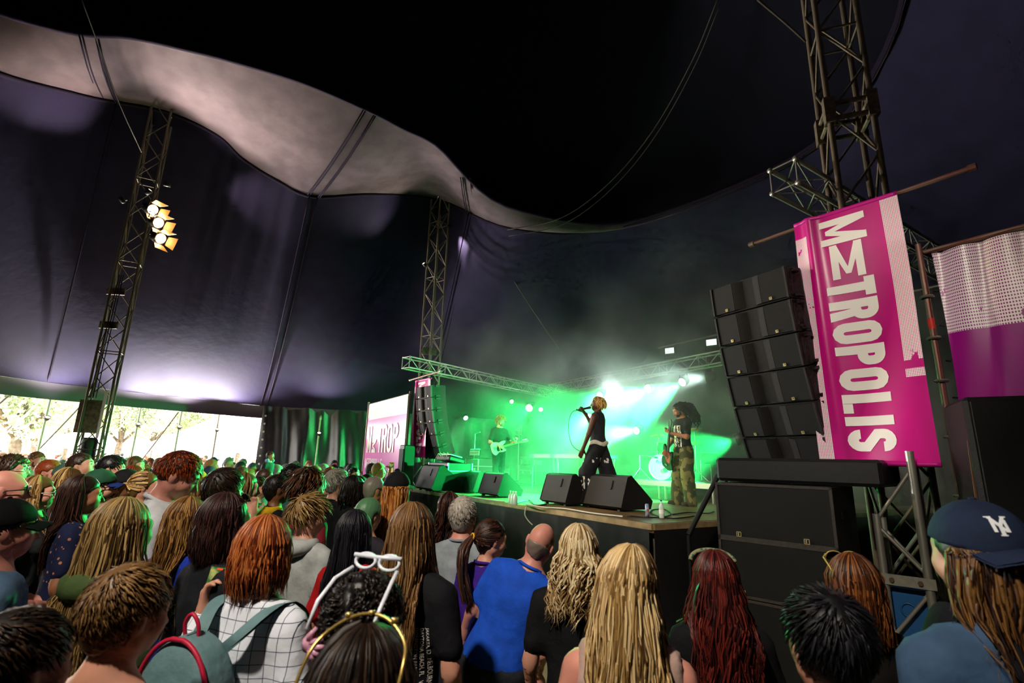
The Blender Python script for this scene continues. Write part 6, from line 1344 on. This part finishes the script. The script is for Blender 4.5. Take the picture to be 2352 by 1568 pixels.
# --- faces along the black curtain
P_('bald man clapping by the black curtain', 705, 1068, 9.5, fo=0, skin='pink', hair={'k': 'buzz', 'th': .003, 'top': 1.64}, hcol=GREY, shirt='26262c', hi=0, arms=('chin', 'chin'))
P_('white-haired man by the curtain pole', 744, 1066, 9.2, fo=0, skin='pink', hair={'k': 'short'}, hcol=GREY, shirt='23242a', hi=0)
P_('woman with hair up by the curtain', 764, 1074, 8.8, fo=0, sex='f', hair={'k': 'bob'}, hcol=GINGER, shirt='2c2426', hi=0)
P_('dark-haired woman facing the camera by the curtain', 815, 1075, 8.6, fo=-50, sex='f', hair={'k': 'pony'}, hcol=DARK, shirt='14141a', hi=0)
kp = P_('person raising a phone in front of the pink panel', 846, 1090, 7.6, fo=-6, hair={'k': 'short'}, hcol=DARK, shirt='17181c', hi=0, arms=('down', 'up'), hands=('relaxed', 'hold'), handdir=(None, ((0, .1, 1), (0, -1, 0))))
P_('stagehand in dark clothes beside the narrow cabinet', 913, 1077, 12.2, fo=-30, hair={'k': 'short'}, hcol=DARK, shirt='101114', hi=0)
p = to_world(kp[0], kp[1], kp[2], 0, (.17, .31, 1.86)); phone('raised phone filming above the heads by the pink panel', p, (0, .1, 1), kp[0]+(0,) if False else (-.2, -1, 0))
p = aty(622, 1040, 8.4); bp_ = (p[0], p[1])
person('small child with blue ear defenders riding on shoulders', bp_, 1.05, to_stage(bp_, -20), 'tan', {'k': 'short'}, BROWN, shirt='22262c', z0=p[2]-1.05+.02, hi=0, group='festival crowd', legpose=(((-.09, .2, .78), (-.1, .22, .42)), ((.09, .2, .78), (.1, .22, .42))))
person('adult in dark top carrying the child on the shoulders', (bp_[0]-.02, bp_[1]+.08), 1.66, to_stage(bp_, -10), 'fair', {'k': 'short'}, BROWN, shirt='1e2024', hi=0)
t = empty('ear_defenders', (bp_[0], bp_[1], p[2]-.12), math.radians(to_stage(bp_, -20)-90)); tag(t, 'blue ear defenders worn by the child', 'ear defenders')
for sd in (-1, 1): MB().lathe([(.03, 0), (.035, .012), (.028, .03)], 12, c=(sd*.055, 0, 0), R=rotm(0, sd*math.pi/2)).build('ear_cup', M('light_blue_plastic', '7fa8d0', .4), t, True)
MB().tube([(.075*math.cos(a), 0, .11*math.sin(a)+.02) for a in np.linspace(0, math.pi, 12)], .008, 6).build('headband', m_black, t, True)

# ------------------------------------------------------------------ things worn and carried by the nearest people
# checked-shirt woman: backpack and phone
pos, h, face, t0, post, hang, so = k34; fa = math.radians(face-90); sc = h/1.75
t = empty('backpack', (pos[0], pos[1], 0), fa); t.scale = (sc, sc, sc); tag(t, 'teal-grey backpack with red trim on the ginger woman back', 'backpack')
m_teal = M('teal_nylon', '5f7f84', .6, var=.1, scale=20, bump=.25, bscale=30); m_redtrim = M('red_piping', 'b8163c', .5)
ox = -.05
def bagw(z): return .155*math.sqrt(max(0.0, 1-((z-1.20)/.215)**2)) if z > 1.20 else .155+.012*(1.20-z)/.4
G = []
for z in list(np.linspace(.80, 1.20, 9))+[1.24, 1.28, 1.32, 1.355, 1.38, 1.40, 1.411, 1.415]:
    w_ = max(bagw(z), .004); dp = .085*min(1, .35+w_/.155*.65)+(.02 if z < 1.02 else .02*max(0, 1-(z-1.02)/.06)); row = []
    for q in np.linspace(0, 2*math.pi, 25): row.append((ox+w_*math.copysign(abs(math.cos(q))**.5, math.cos(q)), -.215+dp*math.copysign(abs(math.sin(q))**.5, math.sin(q)), z))
    G.append(row)
MB().grid(G).build('body', m_teal, t, True)
MB().tube([(ox+bagw(z)*.99*sg_, -.275-.02*(z < 1.0), z) for sg_, z in [(-1, z) for z in (.95, 1.05, 1.15, 1.22, 1.28, 1.32, 1.35, 1.375, 1.393, 1.405, 1.4125)]+[(1, z) for z in (1.4125, 1.405, 1.393, 1.375, 1.35, 1.32, 1.28, 1.22, 1.15, 1.05, .95, .85)]], .0075, 6).build('red_trim', m_redtrim, t, True)
MB().tube(spline([(ox-.03, -.22, 1.395), (ox-.035, -.225, 1.445), (ox-.008, -.228, 1.475), (ox+.02, -.225, 1.445), (ox+.025, -.22, 1.395)], 5), .0065, 6).build('grab_loop', m_redtrim, t, True)
MB().box((ox+.02, -.315, .93), (.05, .004, .012)).build('red_label', m_redtrim, t)
for sd in (-1, 1):
    pts = spline([(-.05+sd*.05, -.15, 1.34), (sd*.08, -.15, 1.405), (sd*.115, -.075, 1.462), (sd*.118, .01, 1.468), (sd*.115, .105, 1.39), (sd*.12, .145, 1.22)], 6); G = []
    for i, p_ in enumerate(pts): tn = np.array([1, .0, .1*sd]); G.append([p_+tn*k_+np.array([0, -.012 if p_[1] < 0 else .012, .006]) for k_ in (-.027, 0, .027)])
    G2 = [[q+np.array([0, .002, -.009]) for q in row] for row in G]; MB().grid(G).grid(G2).build('strap', m_teal, t, True)
MB().tube([(-.13, -.32, 1.0), (-.05, -.325, 1.01), (.05, -.32, 1.0)], .004, 5).build('pocket_zip', M('zip_dark', '2a4a50', .5), t)
lp_ = to_world(pos, h, face, 0, (-.405, .185, 1.445)); print('PHONE', proj(lp_)); phone('phone filming the stage held up by the ginger woman', lp_, (.12, .12, 1), np.array([0, 0, 1.95])-lp_)
# black T-shirt print: ring, word and star on the shoulder
pos, h, face, t0, post, hang, so = k18
m_yel = M('yellow_print', 'b89a48', .7)
ring = [(.085*math.cos(a), .085*math.sin(a)) for a in np.linspace(math.pi*1.05, .1, 20)]; ring2 = [(.052*math.cos(a), .052*math.sin(a)) for a in np.linspace(math.pi*1.05, .1, 16)]
V, Fc = polys_np(stroke(ring, .004)+stroke(ring2, .003)); org = (-.125, -.16, 1.22); conform(so, V, Fc, org, (0, 1, 0), (1, 0, 0), (0, 0, 1), .004, 'ring_print', m_yel, t0)
for i, ch in enumerate('TEE'):
    V, Fc = text_np(ch, .036); a = math.radians(150-26*i); V[:, :2] = V[:, :2]@np.array([[math.cos(a-1.57), math.sin(a-1.57)], [-math.sin(a-1.57), math.cos(a-1.57)]])+np.array([math.cos(a), math.sin(a)])*.058
    conform(so, V, Fc, org, (0, 1, 0), (1, 0, 0), (0, 0, 1), .004, 'lettering', m_yel, t0)
star = [(.014*(1 if k % 2 == 0 else .42)*math.sin(k*math.pi/5)-.062, .014*(1 if k % 2 == 0 else .42)*math.cos(k*math.pi/5)-.02) for k in range(10)]; V, Fc = polys_np([star]+[[(x*.022-.005, y*.025-.015) for x, y in arc(0, 0, 1, 1, 0, 330, 10)]]+stroke([(-.035, .01), (-.02, -.03)], .006)+stroke([(.02, -.005), (.02, -.04)], .008))
conform(so, V, Fc, org, (0, 1, 0), (1, 0, 0), (0, 0, 1), .004, 'star_print', m_print, t0)
# tour T-shirt: columns of place names running down the back, red line drawing beside them
pos, h, face, t0, post, hang, so = k38
for i, line in enumerate(('JAKARTA, ID   MELBOURNE, AU   SYDNEY, AU', 'DAYTONA BEACH, FL   WELLINGTON, NZ', 'DONINGTON PARK, UK   AMSTERDAM, NL', 'COPENHAGEN, DK   DESSEL, BE   CLISSON, FR', 'NICKELSDORF, AT   MUNICH, DE', 'BARCELONA   VIVEIRO, ES')):
    V, Fc = text_np(line, .0185, align='LEFT'); conform(so, V, Fc, (.140-.021*i, -.2, 1.29), (0, 1, 0), (0, 0, -1), (1, 0, 0), .005, 'lettering', m_print, t0)
m_redline = M('red_line_print', 'b83a4c', .7)
V, Fc = polys_np(stroke([(-.05, .0), (-.04, -.05), (-.06, -.08), (-.035, -.10), (-.055, -.16), (-.04, -.2)], .004)+stroke(arc(-.075, -.10, .016, .035, 0, 340, 14), .004)+stroke([(-.09, -.02), (-.07, -.06), (-.075, -.2)], .004)+stroke([(-.1, -.18), (-.06, -.24), (-.05, -.3)], .004))
conform(so, V, Fc, (.03, -.2, 1.26), (0, 1, 0), (1, 0, 0), (0, 0, 1), .005, 'red_drawing', m_redline, t0)
# white sunglasses and pink hand clip on the cropped curls
pos, h, face, t0, post, hang, so = k49
mb = MB(); T0 = 1.772
for sd in (-1, 1): mb.tube([(sd*.070, .02, T0+.004), (sd*.086, -.03, 1.755), (sd*.093, -.08, 1.71), (sd*.090, -.115, 1.655)], [.006, .006, .006, .004], 6)
for sd in (-1, 1): mb.tube([(sd*(.038+.032*math.cos(a)), .03+.006*math.sin(a), T0+.022+.018*math.sin(a)) for a in np.linspace(0, 2*math.pi, 16, endpoint=False)], .005, 5, closed=True)
mb.tube([(-.075, .03, T0+.035), (0, .034, T0+.032), (.075, .03, T0+.035)], .006, 6); hang('white_sunglasses', mb, M('white_plastic', 'e6ecf8', .25, spec=.6))
mb = MB().lathe([(0, .012), (.016, .008), (.021, 0), (.016, -.008), (0, -.012)], 10, c=(-.075, -.122, 1.625), R=rotm(math.pi/2, 0, -.4))
for k_, (a_, L_) in enumerate(((62, .030), (22, .046), (2, .050), (-18, .046), (-40, .036))):
    a_ = math.radians(a_); c_ = np.array([-.075, -.126, 1.625]); u_ = np.array([math.cos(a_), 0, math.sin(a_)]); mb.tube([c_+u_*.012, c_+u_*(.012+L_*.5)+np.array([0, -.008, 0]), c_+u_*(.012+L_)+np.array([0, .006, 0])], [.0075, .0075, .0055], 7)
hang('hand_shaped_clip', mb, M('pink_plastic', 'd89cb8', .3))
# gold glasses lying on the nearest dark head
pos, h, face, t0, post, hang, so = k50
mb = MB().tube(spline([(-.10, -.085, 1.66), (-.098, -.05, 1.715), (-.085, -.02, 1.745), (-.045, .0, 1.772), (0, .005, 1.782), (.045, .0, 1.772), (.085, -.02, 1.745), (.098, -.05, 1.715), (.10, -.085, 1.66)], 5), .0038, 6)
hang('gold_glasses', mb, M('gold_metal', 'c8a860', .25, .7)); 
for x in (-.05, 0, .05): hang('gold_bead', MB().lathe([(0, .006), (.007, .004), (.007, -.004), (0, -.006)], 8, c=(x, .002-.15*x*x, 1.784-3.4*x*x)), M('gold_metal', 'c8a860', .25, .7))
# patterned scarf on red curls; yellow hair tie; cap logo and strap
pos, h, face, t0, post, hang, so = k45
mb = MB().tube([(.098*math.sin(a), .045*math.cos(a)+.03, 1.712+.045*math.cos(a)) for a in np.linspace(-1.5, 1.5, 14)], .010, 8); hang('hair_scarf', mb, cloth_mat('8a8664', ('floral', '2e5a48', 60.0, .4)))
pos, h, face, t0, post, hang, so = k48
co = [c for c in t0.children if c.name.startswith('cap') and 'brim' not in c.name and 'button' not in c.name][0]
s_ = .030
N_ = [[(-.5, -.5), (-.28, -.5), (-.28, .5), (-.5, .5)], [(.28, -.5), (.5, -.5), (.5, .5), (.28, .5)], [(-.5, .5), (-.22, .5), (.5, -.5), (.22, -.5)]]
Y_ = [[(-.13, -.78), (.13, -.78), (.13, .05), (-.13, .05)], [(-.62, .78), (-.32, .78), (.13, .0), (-.13, .0)], [(.32, .78), (.62, .78), (.13, .0), (-.13, .0)], [(-.68, .70), (-.26, .70), (-.26, .80), (-.68, .80)], [(.26, .70), (.68, .70), (.68, .80), (.26, .80)], [(-.22, -.8), (.22, -.8), (.22, -.7), (-.22, -.7)]]
V, Fc = polys_np(N_+Y_); V *= s_; V[:, 0] *= -1
lo = np.array([-.03, -.10, 1.722]); dv = np.array([.25, .95, -.28]); dv /= np.linalg.norm(dv); ux = np.cross(dv, [0, 0, 1.0]); ux /= np.linalg.norm(ux); uy = np.cross(ux, dv)
conform(co, V*np.array([-1, 1]) if V.shape[1] == 2 else V, Fc, tuple(lo), tuple(dv), tuple(ux), tuple(uy), .003, 'cap_logo', M('white_thread', 'e8ecf4', .7), t0)
pts = spline([(-.13, .14, 1.20), (-.11, .06, 1.455), (-.085, -.03, 1.478), (-.03, -.12, 1.40), (.07, -.148, 1.25), (.15, -.12, 1.08), (.18, -.02, .98)], 6); G = [[p_+np.array([.5, 0, .86])*k_+np.array([0, -.016 if p_[1] < 0 else .012, .008]) for k_ in (-.036, 0, .036)] for p_ in pts]
MB().grid(G).build('shoulder_strap', cloth_mat('0c0e14'), t0, True)
pos, h, face, t0, post, hang, so = k41
hang('hair_tie', MB().tube([(.020*math.cos(a), -.138, 1.635+.020*math.sin(a)) for a in np.linspace(0, 6.283, 14, endpoint=False)], .007, 6, closed=True), M('yellow_elastic', 'd8a020', .6))
for q in PEOPLE:
    if not 1.5 < q[1] < 1.95: print('HEIGHT', q)

# ------------------------------------------------------------------ the rest of the crowd
def far_proto(r, sex, hk, arm):
    xs = axis(-.3, .3, -.09, .09, .02, .045); ys = axis(-.2, .35, -.11, .12, .02, .045); zs = axis(0, 1.79, 1.50, 1.77, .02, .06)
    f = Field(xs, ys, zs); sw = .178 if sex == 'm' else .16
    f.ell(HC, HR, .02); f.cone((0, .04, 1.635), (0, .06, 1.56), .058, .034, .03); f.cone((0, .092, 1.645), (0, .112, 1.604), .01, .014, .012); f.cone((0, -.03, 1.44), (0, 0, 1.57), .056, .052, .04)
    for sd in (-1, 1): f.ell((sd*.08, -.012, 1.628), (.014, .02, .031), .008); f.cone((sd*.03, -.02, 1.465), (sd*sw, -.015, 1.40), .055, .062, .05)
    f.ell((0, .005, 1.29), (.18, .12, .2), .05); f.ell((0, 0, 1.05), (.16, .115, .22), .05)
    for sd in (-1, 1):
        e, w = ARMS[arm]; sh = np.array([sd*sw, -.01, 1.39]); e = np.array([sd*e[0], e[1], e[2]]); w = np.array([sd*w[0], w[1], w[2]]); f.cone(sh, e, .058, .048, .03); f.cone(e, w, .045, .032, .02); f.cone(w, w+(w-e)*.45, .034, .02, .02); f.cone((sd*.085, 0, .9), (sd*.1, 0, .08), .095, .06, .04); f.cone((sd*.1, 0, .05), (sd*.1, .1, .045), .05, .04, .03)
    V, Fq = f.mesh(); c = V[Fq].mean(1); mi = np.where(c[:, 2] < .95, 2, 1); mi[(c[:, 2] > 1.49)] = 0; mi[(np.abs(c[:, 0]) > .2) & (c[:, 2] < 1.2) & (c[:, 2] > .7)] = 0; mi[(c[:, 1] > .15) & (c[:, 2] > .8)] = 0
    hh = [hair_cap({'short': .018, 'curly': .035, 'long': .02, 'bob': .022, 'cap': .022}[hk], .02, 1, .003, 1.55)]
    if hk in ('long', 'bob'):
        g = Field(np.arange(-.14, .14, .02), np.arange(-.2, .1, .02), np.arange(1.25, 1.75, .025)); g.cone((0, -.045, 1.64), (0, -.085, 1.34 if hk == 'long' else 1.52), .092, .09, .03); g.clip(lambda x, y, z: y-.02); hh.append(g.mesh())
    HV, HF = merge(hh); n = len(V); return np_mesh('figure', np.concatenate([V, HV]), np.concatenate([Fq, HF+n]), [m_white]*4, np.concatenate([mi, np.full(len(HF), 3)]))
r = np.random.default_rng(3)
PROTO = [(far_proto(r, sx, hk, ar), sx, hk) for sx, hk, ar in (('m', 'short', 'down'), ('f', 'long', 'front'), ('m', 'curly', 'crossed'), ('f', 'bob', 'down'), ('m', 'cap', 'front'), ('m', 'short', 'chin'))]
TOPS = (('202226', 'black'), ('3a4a6a', 'navy'), ('8a8c90', 'grey'), ('b8b4ac', 'white'), ('5a2a2a', 'maroon'), ('2e4638', 'dark green'), ('4a4440', 'brown'))
HAIRS = (('1c1410', 'dark'), ('4a3018', 'brown'), ('9a7440', 'fair'), ('6a6660', 'grey'), ('7a3a18', 'ginger'))
taken = [q[2] for q in PEOPLE]
USED = set()
def fill(n, sampler, mind, labf, group, rot):
    made = 0; tries = 0
    while made < n and tries < n*60:
        tries += 1; x, y = sampler()
        if any((x-a)**2+(y-b)**2 < mind**2 for a, b in taken): continue
        taken.append((x, y)); me, sx, hk = PROTO[r.integers(len(PROTO))]; o = bpy.data.objects.new('person', me); COL.objects.link(o); h = r.uniform(1.6, 1.84) if sx == 'm' else r.uniform(1.52, 1.72)
        o.location = (x, y, 0); o.scale = (h/1.75,)*3; o.rotation_euler = (0, 0, math.radians(rot((x, y))-90))
        for _ in range(60):
            tc_, tn = TOPS[r.integers(len(TOPS))]; hc, hn = HAIRS[r.integers(len(HAIRS))]; lc, ln_ = (('23262e', 'black'), ('2e3c64', 'blue'), ('6a6048', 'khaki'))[r.integers(3)]
            if hk == 'cap': hc, hn = (('22304a', 'blue-capped'), ('cac6bc', 'white-capped'), ('1a1a1c', 'black-capped'), ('7a2420', 'red-capped'), ('3a5a40', 'green-capped'))[r.integers(5)]
            lab_ = labf(hn, tn, hk, ln_)
            if lab_ not in USED: break
        USED.add(lab_)
        for i, m in enumerate((skin_mat(('fair', 'pale', 'tan', 'brown', 'pink')[r.integers(5)]), cloth_mat(tc_), cloth_mat(lc), M('farhair_'+hc, hc, .7))):
            o.material_slots[i].link = 'OBJECT'; o.material_slots[i].material = m
        tag(o, lab_, 'person', group); made += 1
    return made
def s_in():
    while True:
        Y = r.uniform(5.6, 17.0); px = r.uniform(-20, 880); p = aty(px, 1060, Y)
        x, y = p[0], p[1]; sx_, sy_ = s_of((x, y, 0))
        if sy_ > -.7: continue
        if (x-A0[0])**2+(y-A0[1])**2 < .5: continue
        e = np.array([x, y, 0]); 
        if np.min(np.linalg.norm(Er[:, :2]-e[:2], axis=1)) < 2.6: continue
        return x, y
KW = {'long': 'long-haired', 'bob': 'bob-haired', 'curly': 'curly-haired', 'short': 'short-haired', 'cap': ''}
n1 = fill(120, s_in, .5, lambda hn, tn, hk, ln: ('%s %s onlooker in %s top and %s trousers deep in the crowd' % (hn, KW[hk], tn, ln)).replace('  ', ' '), 'onlookers deep in the crowd', lambda p: to_stage(p, r.uniform(-18, 10)))
def s_out():
    while True:
        Y = r.uniform(18, 44); px = r.uniform(-30, 590); p = aty(px, 1050, Y)
        if np.linalg.norm(np.array([p[0], p[1], 0])-CEN) < 16.5: continue
        return p[0], p[1]
n2 = fill(130, s_out, .55, lambda hn, tn, hk, ln: ('%s %s visitor in %s top and %s trousers on the lawn outside' % (hn, KW[hk], tn, ln)).replace('  ', ' '), 'visitors on the lawn outside', lambda p: r.uniform(0, 360))
print('far crowd', n1, n2)
